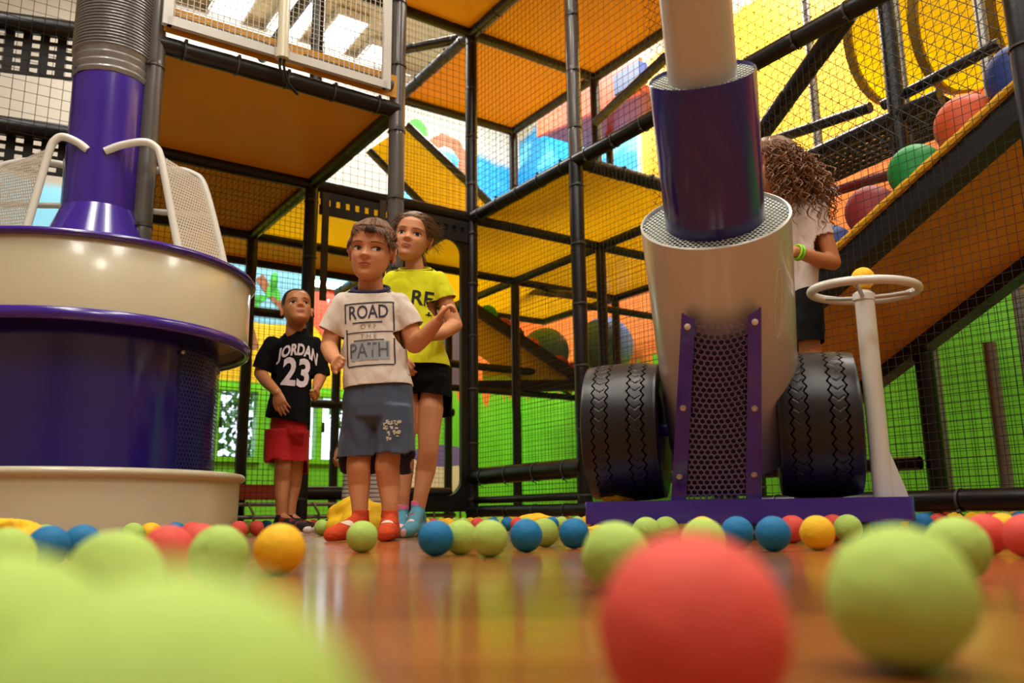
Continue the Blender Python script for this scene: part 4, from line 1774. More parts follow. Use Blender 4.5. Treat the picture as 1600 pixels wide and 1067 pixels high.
def head_point(z, th, off=0.0, face=True):
    """th: 0 = front, + toward local +x"""
    yf, yb, w = head_ring(z)
    w *= 0.91
    yc, hd = (yf + yb) / 2, (yf - yb) / 2
    e = 2.25
    c, s = math.cos(th), math.sin(th)
    y = yc + (hd + off) * (abs(c) ** (2 / e)) * (1 if c >= 0 else -1)
    x = (w + off) * (abs(s) ** (2 / e)) * (1 if s >= 0 else -1)
    if face and c > 0:
        d = 0.0
        # nose
        if -0.22 < z < 0.12:
            k = max(0.0, min(1.0, (0.06 - z) / 0.18))
            d += 0.105 * gs(x, 0.042 + 0.012 * k) * (k ** 1.3) * (1 if z > -0.125 else gs(z + 0.125, 0.035))
            d += 0.02 * gs(x, 0.035) * gs(z - 0.03, 0.06)
        d += 0.035 * (gs(x - 0.05, 0.028) + gs(x + 0.05, 0.028)) * gs(z + 0.125, 0.03)
        for sx in (-1, 1):
            d -= 0.050 * gs(x - sx * 0.155, 0.085) * gs(z + 0.005, 0.052)
            d += 0.018 * gs(x - sx * 0.15, 0.10) * gs(z - 0.085, 0.035)
            d += 0.028 * gs(x - sx * 0.19, 0.10) * gs(z + 0.15, 0.09)
        d += 0.030 * gs(x, 0.085) * gs(z + 0.232, 0.020)
        d += 0.032 * gs(x, 0.075) * gs(z + 0.282, 0.022)
        d -= 0.018 * gs(x, 0.09) * gs(z + 0.257, 0.010)
        d -= 0.014 * gs(x, 0.10) * gs(z + 0.33, 0.025)
        d += 0.030 * gs(x, 0.085) * gs(z + 0.42, 0.05)
        y += d * (c ** 0.5)
    return V3((x, y, z))


class Head:
    def __init__(s, c, hh, yaw, pitch, roll):
        s.c, s.hh = V3(c), hh
        s.R = Matrix.Rotation(math.pi + math.radians(yaw), 3, 'Z') @ Matrix.Rotation(math.radians(pitch), 3, 'X') @ Matrix.Rotation(math.radians(roll), 3, 'Y')

    def w(s, p):
        return s.c + s.R @ (V3(p) * s.hh)

    def add(s, mb):
        nz, nt = 64, 72
        rings = []
        for i in range(nz + 1):
            t = i / nz
            z = -0.5 + t
            rings.append([s.w(head_point(z, 2 * math.pi * k / nt)) for k in range(nt)])
        mb.rings(rings)
        for sx in (-1, 1):      # ears: shell with rim and lobe
            o = V3((sx * 0.338, -0.06, -0.035))
            tilt = Matrix.Rotation(sx * -0.30, 3, 'Z')
            pts = []
            for k in range(15):
                a = math.radians(-110 + 290 * k / 14)
                pts.append(s.w(o + tilt @ V3((sx * 0.045, -0.085 * math.cos(a) * 0.8 - 0.02, 0.105 * math.sin(a) + 0.02))))
            for k in range(14):
                mb.capsule(pts[k], 0.020 * s.hh, pts[k + 1], 0.020 * s.hh, 8)
            mb.ellip(s.w(o + V3((sx * 0.012, -0.02, 0.0))), s.R @ V3((0.03, 0, 0)) * s.hh, s.R @ (tilt @ V3((0, 0.075, 0))) * s.hh, s.R @ V3((0, 0, 0.105)) * s.hh, 14, 10)
            mb.ellip(s.w(o + V3((sx * 0.02, 0.0, -0.10))), s.R @ V3((0.024, 0, 0)) * s.hh, s.R @ V3((0, 0.035, 0)) * s.hh, s.R @ V3((0, 0, 0.04)) * s.hh, 12, 8)

    def patch(s, name, bvh, fn, nu, nv, m, parent, lift=0.0008, dome=0.0):
        """fn(a,b) with a,b in -1..1 gives local face (x,z); the sheet is laid on the face"""
        mb = MB()
        rows = []
        fw = s.R @ V3((0, 1, 0))
        for i in range(nu + 1):
            r = []
            for j in range(nv + 1):
                a, b = -1 + 2 * i / nu, -1 + 2 * j / nv
                x, z = fn(a, b)
                o = s.w((x, 0.9, z))
                hit = bvh.ray_cast(o, -fw, 1.0)
                p = hit[0] if hit[0] is not None else s.w((x, 0.38, z))
                r.append(p + fw * (lift + dome * (1 - a * a) * (1 - b * b)))
            rows.append(r)
        mb.rings(rows, False, False)
        return mb.build(name, m, parent)


LIP = {}


def face_features(H, bvh, person, gaze, hairm, skin, lipc=(176, 92, 78), brow=1.0):
    gx, gz = gaze
    white = mat('eye_white', (226, 218, 208), 0.25)
    iris = mat('eye_iris', (44, 28, 20), 0.15)
    lash = mat('eyelash', (48, 30, 22), 0.6)
    lipm = mat('lips_%d' % lipc[0], lipc, 0.45)
    for sx in (-1, 1):
        cx, cz = sx * 0.155, -0.012
        up = lambda a: 0.031 * (1 - a * a) ** 0.8
        lo = lambda a: -0.026 * (1 - a * a)

        def alm(a, b):
            return cx + 0.075 * a, cz + (lo(a) + (up(a) - lo(a)) * (b + 1) / 2) + 0.006 * a * sx
        e = H.patch('eye', bvh, alm, 12, 6, white, person, 0.0006, 0.0016)

        def ir(a, b):
            t = math.pi * (a + 1)
            r = 0.034 * (b + 1) / 2
            x = gx * 0.036 + r * math.cos(t)
            z = gz * 0.012 + r * math.sin(t)
            aa = max(-0.97, min(0.97, x / 0.075))
            z = max(lo(aa) + 0.002, min(up(aa) - 0.001, z))
            return cx + aa * 0.075, cz + z + 0.006 * aa * sx
        i_ = H.patch('iris', bvh, ir, 20, 5, iris, e, 0.0026)

        def ls(a, b):
            return cx + 0.082 * a, cz + up(a * 0.98) + 0.004 + 0.0075 * b + 0.006 * a * sx
        H.patch('eyelid', bvh, ls, 12, 2, lash, person, 0.0022)

        def lb(a, b):
            return cx + 0.07 * a, cz + lo(a) - 0.004 + 0.003 * b + 0.006 * a * sx
        H.patch('lower_lid', bvh, lb, 10, 1, skin, person, 0.002)

        def br(a, b):
            return cx + sx * 0.012 + 0.095 * a, 0.082 + 0.018 * (1 - (a * sx - 0.25) ** 2) - 0.012 * (a * sx) + 0.0095 * brow * b * (1.05 - 0.55 * max(0, a * sx))
        H.patch('eyebrow', bvh, br, 14, 2, hairm, person, 0.0010)

    def lu(a, b):
        top = 0.026 * (1 - a * a) * (1 - 0.25 * math.exp(-(a / 0.18) ** 2)) + 0.002
        return 0.098 * a, -0.2555 + top * (b + 1) / 2 - 0.008 * a * a

    def ll(a, b):
        h_ = 0.034 * (1 - a * a) ** 0.8 + 0.001
        return 0.094 * a, -0.2575 - h_ * (b + 1) / 2 - 0.008 * a * a
    mo = H.patch('lips', bvh, lu, 16, 4, lipm, person, 0.0004, 0.0010)
    H.patch('lower_lip', bvh, ll, 16, 4, lipm, mo, 0.0004, 0.0012)

    def ml(a, b):
        return 0.098 * a, -0.2565 + 0.0035 * b - 0.008 * a * a
    H.patch('mouth_line', bvh, ml, 14, 1, mat('mouth_dark', (92, 40, 34), 0.6), mo, 0.0016)


def hairline(th, kind):
    a = abs(th)
    if kind == 'boy':
        k = [(0, 0.30), (0.5, 0.31), (0.8, 0.26), (1.0, 0.14), (1.2, 0.04), (1.35, 0.10), (1.55, 0.14), (1.85, 0.10), (2.15, -0.16), (2.6, -0.26), (3.2, -0.28)]
    elif kind == 'crop':
        k = [(0, 0.33), (0.5, 0.34), (0.8, 0.29), (1.0, 0.18), (1.25, 0.05), (1.4, 0.05), (1.55, 0.12), (1.8, 0.08), (2.1, -0.14), (2.6, -0.22), (3.2, -0.24)]
    else:
        k = [(0, 0.33), (0.4, 0.31), (0.75, 0.22), (1.0, 0.08), (1.25, -0.02), (1.4, 0.03), (1.55, 0.08), (1.8, 0.02), (2.1, -0.26), (2.6, -0.34), (3.2, -0.36)]
    for i in range(len(k) - 1):
        if a <= k[i + 1][0]:
            t = (a - k[i][0]) / (k[i + 1][0] - k[i][0])
            return k[i][1] + (k[i + 1][1] - k[i][1]) * t
    return k[-1][1]


def hair_cap(H, m, person, kind, thick, seed, strands=500, slen=0.16, flow=None, sr=0.006, ridge=0.012):
    mb = MB()
    nt, nz = 120, 36
    rg = random.Random(seed)
    rings = []
    for i in range(nz + 1):
        s = i / nz
        r = []
        for k in range(nt):
            th = -math.pi + 2 * math.pi * k / nt
            z0 = hairline(th, kind) + 0.012 * noise.noise((th * 9, seed, 0))
            z = z0 + (0.497 - z0) * (1 - (1 - s) ** 1.4)
            q = head_point(z, th, 0.0, False)
            off = thick * min(1, s * 5 + 0.12) * (0.75 + 0.5 * s) * (1.0 + 0.25 * max(0, math.cos(th)))
            off *= 0.35 + 0.65 * max(0.0, min(1.0, (z - 0.10) / 0.25))
            off += ridge * noise.noise((th * 14, z * 3.0, seed)) * min(1, s * 4)
            off += ridge * 0.8 * noise.noise((q.x * 6, q.y * 6, z * 6 + seed)) * min(1, s * 4)
            n = V3((q.x, q.y + 0.03, max(0.0, q.z) * 0.9)).normalized()
            r.append(H.w(q + n * off))
        rings.append(r)
    mb.rings(rings, True, False)
    mb.ellip(H.w((0, -0.05, 0.49)), H.R @ V3((0.12, 0, 0)) * H.hh, H.R @ V3((0, 0.12, 0)) * H.hh, H.R @ V3((0, 0, thick * 0.9 + 0.01)) * H.hh, 16, 8)
    for _ in range(strands):
        th = rg.uniform(-math.pi, math.pi)
        z0 = hairline(th, kind)
        z = z0 + (0.47 - z0) * rg.random() ** 0.8
        q = head_point(z, th, thick * 0.85 * (0.35 + 0.65 * max(0.0, min(1.0, (z - 0.10) / 0.25))), False)
        n = V3((q.x, q.y + 0.03, q.z)).normalized()
        d = flow(q, rg) if flow else V3((rg.uniform(-.3, .3), 1, -0.2))
        d = (d - n * d.dot(n)).normalized()
        L = slen * rg.uniform(0.5, 1.1)
        pts = []
        c = q - n * 0.015
        for j in range(5):
            pts.append(H.w(c))
            c = c + (d + n * (0.22 - 0.16 * j) + V3((rg.uniform(-.15, .15), rg.uniform(-.15, .15), -0.05 * j))).normalized() * (L / 4)
        mb.tube(pts, [sr * H.hh * x for x in (1, 1.1, 1, 0.7, 0.2)], 4)
    return mb.build('hair', m, person)


def hand(mb, wrist, d, pn, k, curls, thumb_side, thumb=(0.6, 0.5), spread=0.05):
    """palm from the wrist along d, palm facing pn; four fingers and a thumb, k = size against an adult hand"""
    d = V3(d).normalized()
    pn = V3(pn)
    pn = (pn - d * pn.dot(d)).normalized()
    s = d.cross(pn) * thumb_side       # towards the thumb
    w = V3(wrist)
    L = 0.085 * k
    mb.loft([(w - d * 0.01 * k, s * 0.024 * k, pn * 0.017 * k), (w + d * L * 0.35, s * 0.035 * k, pn * 0.016 * k), (w + d * L * 0.8, s * 0.041 * k, pn * 0.0145 * k),
             (w + d * L * 1.02, s * 0.038 * k, pn * 0.011 * k)], 16, 2.6)
    lens = (0.070, 0.078, 0.073, 0.057)
    for i in range(4):
        off = (1.5 - i) * 0.0205 * k
        b = w + d * (L * (0.98 - 0.03 * abs(i - 1.2))) + s * off
        dd = (d + s * ((1.5 - i) * spread)).normalized()
        ang = 0.0
        p = b - dd * 0.012 * k
        r = 0.0098 * k * (0.9 if i == 3 else 1)
        for j, f in enumerate((0.45, 0.31, 0.24)):
            ang += curls[i] * (1.0, 1.15, 0.8)[j]
            v = dd * math.cos(ang) + pn * math.sin(ang)
            e = (b if j == 0 else p) + v * (lens[i] * k * f)
            mb.capsule(p, r, e, r * 0.93, 10)
            p = e
            r *= 0.93
    t0 = w + d * L * 0.28 + s * 0.026 * k
    a, c = thumb
    v1 = (d * 0.75 + s * a + pn * 0.35 * c).normalized()
    v2 = (d * 0.95 + s * (a * 0.35) + pn * 0.55 * c).normalized()
    v3 = (d * 1.0 + s * (a * 0.05) + pn * 0.75 * c).normalized()
    p1 = t0 + v1 * 0.034 * k
    p2 = p1 + v2 * 0.030 * k
    p3 = p2 + v3 * 0.023 * k
    mb.capsule(t0, 0.0145 * k, p1, 0.012 * k, 10)
    mb.capsule(p1, 0.0118 * k, p2, 0.0105 * k, 10)
    mb.capsule(p2, 0.0105 * k, p3, 0.009 * k, 10)


def pts_chain(lst, Y0):
    """(px, py, radius_px[, depth]) picture-measured joints at their own depth"""
    out = []
    for t in lst:
        Y = t[3] if len(t) > 3 else Y0
        out.append((P(t[0], t[1], Y), t[2] * Y / FPX * 1.02))
    return out


def secs(lst, Y0, fwd, lat=None):
    """(pxL, pxR, py, half depth[, depth]) silhouette rows of a garment"""
    out = []
    for t in lst:
        Y = t[4] if len(t) > 4 else Y0
        a, b = P(t[0], t[2], Y), P(t[1], t[2], Y)
        ax = (b - a) / 2
        if lat is not None:
            ax = lat * ax.length
        out.append(((a + b) / 2, ax, fwd * t[3]))
    return out


def cloth_mat(name, rgb, rough=0.85):
    dark = max(rgb) < 60
    return mat(name, rgb, rough, bump=0.12, bscale=160, var=0.05, vscale=12, sheen=0.0 if dark else 0.1, spec=0.15 if dark else 0.4)


def garment(name, mb, voxel, m, parent, planes, it=6, amp=0.003, wsc=22, seed=1.0, stretch=(1, 1, 0.6)):
    me = remesh_smooth(mb, voxel, it)
    wrinkle(me, amp, wsc, seed, stretch)
    me = cut(me, planes)
    me.materials.clear()
    me.materials.append(m)
    return link(name, me, parent)


def bvh_of(o):
    me = o.data
    return BVHTree.FromPolygons([v.co.copy() for v in me.vertices], [tuple(p.vertices) for p in me.polygons])


def text_mesh(txt, size, bold=0.0, arch=0.0, xs=1.0):
    cu = bpy.data.curves.new('t', 'FONT')
    cu.body = txt
    cu.size = size
    cu.align_x = 'CENTER'
    cu.align_y = 'CENTER'
    cu.offset = bold
    cu.resolution_u = 3
    o = bpy.data.objects.new('t', cu)
    COL.objects.link(o)
    dg = bpy.context.evaluated_depsgraph_get()
    me = bpy.data.meshes.new_from_object(o.evaluated_get(dg))
    bpy.data.objects.remove(o)
    bm = bmesh.new()
    bm.from_mesh(me)
    bpy.data.meshes.remove(me)
    bmesh.ops.triangulate(bm, faces=bm.faces[:])
    for _ in range(4):
        es = [e for e in bm.edges if e.calc_length() > 0.012]
        if not es:
            break
        bmesh.ops.subdivide_edges(bm, edges=es, cuts=1)
        bmesh.ops.triangulate(bm, faces=bm.faces[:])
    vs = [V3((v.co.x * xs, v.co.y, 0)) for v in bm.verts]
    for i, v in enumerate(bm.verts):
        v.index = i
    fs = [tuple(v.index for v in f.verts) for f in bm.faces]
    bm.free()
    if arch:
        vs = [V3((v.x, v.y - arch * v.x * v.x, 0)) for v in vs]
    return vs, fs


def line_rect(x0, y0, x1, y1, n=14):
    """thin bar from (x0,y0) to (x1,y1) centre line handled by caller: axis aligned quad grid"""
    vs, fs = [], []
    nx = max(1, int(abs(x1 - x0) / 0.012))
    ny = max(1, int(abs(y1 - y0) / 0.012))
    for j in range(ny + 1):
        for i in range(nx + 1):
            vs.append(V3((x0 + (x1 - x0) * i / nx, y0 + (y1 - y0) * j / ny, 0)))
    for j in range(ny):
        for i in range(nx):
            a = j * (nx + 1) + i
            fs.append((a, a + 1, a + nx + 2, a + nx + 1))
    return vs, fs


def project(name, shapes, bvh, org, X, Yv, N, m, parent, lift=0.0016):
    """lays flat print (text, bars) on the cloth along direction N"""
    mb = MB()
    for vs, fs in shapes:
        out = []
        for v in vs:
            o = org + X * v.x + Yv * v.y + N * 0.25
            hit = bvh.ray_cast(o, -N, 0.6)
            p = hit[0] if hit[0] is not None else org + X * v.x + Yv * v.y
            out.append(p + N * lift)
        mb.add(out, fs)
    return mb.build(name, m, parent, True)


def shift(sh, dx, dy, skx=0.0):
    vs, fs = sh
    return [V3((v.x + dx + skx * v.y, v.y + dy, 0)) for v in vs], fs


SKIN_A = mat('skin_fair', (212, 145, 100), 0.5, var=0.06, vscale=14, bump=0.03, bscale=120)
SKIN_B = mat('skin_tan', (192, 124, 78), 0.5, var=0.06, vscale=14, bump=0.03, bscale=120)
SKIN_C = mat('skin_warm', (198, 128, 82), 0.5, var=0.06, vscale=14, bump=0.03, bscale=120)
HAIR_A = mat('hair_brown', (112, 72, 40), 0.5, var=0.3, vscale=30)
HAIR_B = mat('hair_light_brown', (112, 82, 52), 0.45, var=0.35, vscale=30)
HAIR_C = mat('hair_dark', (52, 38, 30), 0.55, var=0.3, vscale=30)
HAIR_D = mat('hair_curly_brown', (122, 80, 44), 0.45, var=0.4, vscale=30)
FWD = V3((0, -1, 0))
UPV = ZU


def sock_pattern(name, base, spot, cuff, zc):
    m = bpy.data.materials.new(name)
    m.use_nodes = True
    h = NT(m)
    b = m.node_tree.nodes['Principled BSDF']
    b.inputs['Roughness'].default_value = 0.9
    geo = h.n('ShaderNodeNewGeometry')
    pos = geo.outputs['Position']
    sp = h.n('ShaderNodeSeparateXYZ')
    h.put(sp.inputs[0], pos)
    n = noise_val(h, pos, 17, 1)
    c = h.mix(h.above(n, 0.60, 0.02), base, spot)
    c = h.mix(h.above(noise_val(h, pos, 34, 1), 0.66, 0.02), c, (170, 60, 70) if cuff else base)
    if cuff:
        c = h.mix(h.above(sp.outputs['Z'], zc, 0.002), c, cuff)
    h.put(b.inputs['Base Color'], c)
    return m


# ------------------------------------------------------------------ the boy in front
def boy_front():
    Y0 = 2.76
    base = GX(580, Y0, 0)
    pe = empty('person', base)
    tag(pe, 'boy in beige printed shirt, grey blue shorts and orange socks, hands raised', 'person')
    mb = MB()
    H = Head(P(580.5, 393.5, Y0 - 0.01), 0.208, -3, -7, -5)
    H.add(mb)
    mb.chain(pts_chain([(579, 425, 18.5, Y0 + 0.015), (579, 452, 20.5, Y0 + 0.02), (579, 478, 17, Y0 + 0.025)], Y0))
    mb.loft(secs([(552, 606, 466, 0.045), (540, 620, 482, 0.050), (542, 624, 520, 0.056), (548, 628, 570, 0.058), (552, 634, 640, 0.056), (560, 626, 660, 0.045)], Y0 + 0.025, FWD))
    # arms
    A = pts_chain([(538, 482, 10, Y0 + 0.02), (522, 512, 13), (518, 525, 14), (514, 543, 13.5), (519, 556, 12, Y0 - 0.09), (526, 565, 9.5, Y0 - 0.165)], Y0)
    mb.chain(A)
    hand(mb, A[-1][0], V3((0.15, -0.9, -0.12)), V3((0.75, 0, -0.6)), 0.60, (1.25, 1.3, 1.3, 1.25), -1, (0.45, 1.0), 0.0)
    B = pts_chain([(622, 482, 10, Y0 + 0.02), (637, 505, 14), (641, 518, 16), (648, 537, 15.5), (662, 527, 13.5, Y0 - 0.05), (684, 502, 9.5, Y0 - 0.09)], Y0)
    mb.chain(B)
    hand(mb, B[-1][0], V3((0.42, -0.25, 0.85)), V3((0.80, 0.1, -0.35)), 0.62, (0.78, 0.85, 0.9, 0.95), -1, (0.7, 0.5), 0.10)
    # legs
    LA = pts_chain([(564, 650, 17, Y0 + 0.025), (562, 700, 18.5, Y0 + 0.015), (560, 730, 18.5), (561, 756, 17.5, Y0 + 0.015), (562, 785, 13), (563, 812, 11.5)], Y0)
    LB = pts_chain([(613, 650, 17, Y0 + 0.02), (608, 700, 19, Y0 + 0.008), (605, 730, 19), (608, 758, 17.5, Y0 + 0.015), (609, 785, 13), (609, 812, 11.5)], Y0)
    mb.chain(LA)
    mb.chain(LB)
    feet = []
    for an, hx, tx, ty in ((LA[-1][0], 567, 517, Y0 - 0.10), (LB[-1][0], 612, 600, Y0 - 0.15)):
        heel = GX(hx, Y0 + 0.03, 0.027)
        toe = GX(tx, ty, 0.021)
        mid = heel.lerp(toe, 0.6) + ZU * 0.008
        mb.capsule(an, 0.024, heel, 0.025)
        mb.capsule(an, 0.024, mid, 0.024)
        mb.capsule(heel, 0.025, mid, 0.026)
        mb.capsule(mid, 0.026, toe, 0.020)
        feet.append((an, heel, mid, toe))
    body = remesh_smooth(mb, 0.0033, 3)
    body.materials.clear()
    body.materials.append(SKIN_A)
    bo = link('body', body, pe)
    bv = bvh_of(bo)
    face_features(H, bv, pe, (-0.75, 0.0), HAIR_A, SKIN_A, (190, 98, 82), 1.0)
    hair_cap(H, HAIR_A, pe, 'boy', 0.045, 3, 1500, 0.17, lambda q, r: V3((q.x * 0.5 - 0.45 + r.uniform(-.4, .4), 0.9 if q.z > 0.2 else 0.1, -0.9 if q.z < 0.22 else 0.15)), 0.006, 0.03)
    # forelock
    mb = MB()
    rg = random.Random(9)
    for _ in range(70):
        x = rg.uniform(-0.11, 0.05)
        c = V3((x, 0.36 + rg.uniform(-0.03, 0.02), 0.335 + rg.uniform(-0.03, 0.03)))
        mb.tube([H.w(c + V3((-0.01 * j, 0.045 * min(j, 2), -0.028 * j * (0.6 + 0.15 * j)))) for j in range(4)], [0.010 * H.hh, 0.010 * H.hh, 0.008 * H.hh, 0.002 * H.hh], 4)
    mb.build('forelock', HAIR_C, pe)
    # shirt
    mb = MB()
    mb.loft(secs([(556, 602, 446, 0.040), (545, 613, 455, 0.055), (530, 630, 466, 0.068), (524, 637, 482, 0.078), (529, 633, 510, 0.083), (533, 635, 540, 0.086), (536, 638, 570, 0.088), (537, 644, 600, 0.092),
                  (536, 650, 640, 0.094)], Y0 + 0.02, FWD), 32)
    mb.chain(pts_chain([(536, 474, 18), (522, 503, 19), (512, 522, 19.5)], Y0))
    mb.chain(pts_chain([(624, 474, 18), (638, 499, 20), (645, 515, 20)], Y0))
    hem = P(590, 604, Y0)
    sa0, sa1 = P(531, 478, Y0), P(512, 517, Y0)
    sb0, sb1 = P(628, 478, Y0), P(644, 511, Y0)
    nk = P(579, 450, Y0 + 0.015)
    sh = garment('shirt', mb, 0.005, cloth_mat('beige_cotton', (226, 214, 198)), pe,
                 [(hem, (V3((0.06, 0, -1))).normalized(), hem, 0.5),
                  (sa1, (sa1 - sa0 + V3((-0.005, 0, 0))).normalized(), sa1, 0.075), (sb1, (sb1 - sb0).normalized(), sb1, 0.075),
                  (nk + V3((0, 0, -0.004)), V3((0, -0.5, 1)).normalized(), nk, 0.085)], 5, 0.0036, 20, 2.0, (1, 1, 0.55))
    # navy collar band
    mb = MB()
    loop = []
    bvs = bvh_of(sh)
    for k in range(49):
        t = 2 * math.pi * k / 48
        loop.append(nk + V3((math.cos(t) * 0.060, math.sin(t) * 0.055, -0.005 + 0.027 * math.sin(t))))
    mb.tube(loop, 0.0078, 10, False)
    mb.build('collar', cloth_mat('navy_rib', (40, 44, 82)), pe)
    # print
    ink = mat('faded_navy_ink', (58, 56, 74), 0.8)
    pale = mat('pale_ink', (150, 142, 134), 0.85)
    wash = mat('blue_grey_wash', (158, 166, 172), 0.85, var=0.1, vscale=25)
    org = P(578, 520, Y0 - 0.06)
    X, Yv, N = V3((1, 0, 0.055)).normalized(), V3((-0.05, 0, 1)).normalized(), V3((0, -1, 0))
    k = Y0 / FPX      # metres per picture pixel
    T = 2.2 * k

    def bar(x0, y0, x1, y1, t=T):
        return line_rect(x0 * k, -y0 * k, x1 * k, -y0 * k - t) if abs(y1 - y0) < 1 else line_rect(x0 * k, -y0 * k, x0 * k + t, -y1 * k)
    project('print_wash', [line_rect(-31 * k, -14 * k, 30 * k, -44 * k)], bvs, org, X, Yv, N, wash, sh, 0.0010)
    frame_bars = [bar(-40, -50, 38, -50), bar(-36, 51, 36, 51), bar(-40, -50, -40, -18), bar(-38, -8, -38, 51), bar(36, -50, 36, 51), bar(-38, -2, 36, -2, T * 0.8),
                  bar(-27, -18, 20, -18), bar(-26, 11, 22, 11, T * 0.8)]
    project('print_frame', frame_bars, bvs, org, X, Yv, N, ink, sh)
    project('print_text', [shift(text_mesh('ROAD', 31 * k, 0.0008, 0, 0.72), -2 * k, 33 * k)], bvs, org, X, Yv, N, ink, sh)
    project('print_text', [shift(text_mesh('PATH', 33 * k, 0.0004, 0, 0.76), -2 * k, -29 * k)], bvs, org, X, Yv, N, mat('grey_ink', (96, 96, 106), 0.8), sh)
    project('print_text', [shift(text_mesh('O F F', 11 * k), -2 * k, 10 * k), shift(text_mesh('T H E', 11 * k), -2 * k, -6 * k)], bvs, org, X, Yv, N, pale, sh)
    # shorts
    mb = MB()
    Ys = Y0 + 0.02
    mb.loft(secs([(545, 640, 580, 0.076), (540, 645, 605, 0.084), (536, 646, 635, 0.088), (536, 646, 655, 0.085), (545, 640, 668, 0.06)], Ys, FWD), 28)
    mb.loft(secs([(538, 590, 635, 0.075), (533, 590, 670, 0.074), (529, 590, 700, 0.072), (528, 591, 740, 0.072)], Ys, FWD), 24)
    mb.loft(secs([(590, 646, 635, 0.075), (588, 647, 670, 0.074), (586, 648, 700, 0.072), (586, 649, 740, 0.072)], Ys - 0.015, FWD), 24)
    ha, hb, wt = P(559, 714, Y0), P(617, 706, Y0), P(590, 586, Y0)
    so = garment('shorts', mb, 0.005, cloth_mat('grey_blue_cotton', (74, 84, 104)), pe,
                 [(ha, V3((0.02, 0, -1)).normalized(), P(559, 735, Y0), 0.075), (hb, V3((0.0, 0, -1)), P(617, 728, Y0), 0.075), (wt, V3((0, 0, 1)), wt, 0.12)], 3, 0.0032, 18, 5.0, (1, 1, 0.5))
    rgp = random.Random(4)
    bits = []
    for _ in range(46):
        x, y_ = rgp.uniform(-13, 13), rgp.uniform(-15, 15)
        w_, h_ = rgp.uniform(1.5, 5), rgp.uniform(1.5, 4)
        if abs(x) < 13 - (y_ + 15) * 0.1:
            bits.append(line_rect((x - w_ / 2) * k, (-y_ + h_ / 2) * k, (x + w_ / 2) * k, (-y_ - h_ / 2) * k))
    project('leg_print', bits, bvh_of(so), P(610, 670, Y0 - 0.1), V3((1, 0, 0)), V3((0, 0, 1)), N, mat('cream_ink', (206, 196, 168), 0.9), so)
    # socks
    sm = sock_pattern('orange_sock', (208, 72, 22), (204, 68, 22), None, 0)
    for n_, (an, heel, mid, toe) in enumerate(feet):
        mb = MB()
        up = an + ZU * 0.022
        mb.capsule(up, 0.0285, an, 0.0285)
        mb.capsule(an, 0.0285, heel, 0.029)
        mb.capsule(an, 0.028, mid, 0.027)
        mb.capsule(heel, 0.029, mid, 0.030)
        mb.capsule(mid, 0.030, toe, 0.0235)
        me = remesh_smooth(mb, 0.004, 3)
        wrinkle(me, 0.0022, 45, 3.0 + n_, (0.4, 0.4, 1.6))
        for v in me.vertices:
            v.co.z = max(v.co.z, 0.0015)
        me = cut(me, [(up + ZU * 0.008, ZU, up, 0.06)], 0.002)
        me.materials.clear()
        me.materials.append(sm)
        so_ = link('sock', me, pe)
        bs = bvh_of(so_)
        tdir = (toe - heel).normalized()
        sd = tdir.cross(ZU).normalized()
        cc = mid.lerp(an, 0.25)
        ov = [V3((0.020 * math.cos(t) * r_, 0.012 * math.sin(t) * r_, 0)) for r_ in (0.3, 0.65, 1) for t in [2 * math.pi * q / 16 for q in range(16)]]
        fs = [tuple(range(16))] + [(r_ * 16 + q, r_ * 16 + (q + 1) % 16, (r_ + 1) * 16 + (q + 1) % 16, (r_ + 1) * 16 + q) for r_ in range(2) for q in range(16)]
        Nn = (FWD * 0.8 + ZU * 0.6).normalized()
        project('sock_patch', [(ov, fs)], bs, cc, V3((1, 0, 0)), Nn.cross(V3((1, 0, 0))).normalized() * -1, Nn, mat('sock_cream', (226, 210, 190), 0.9), so_, 0.001)
    return pe


boy_front()


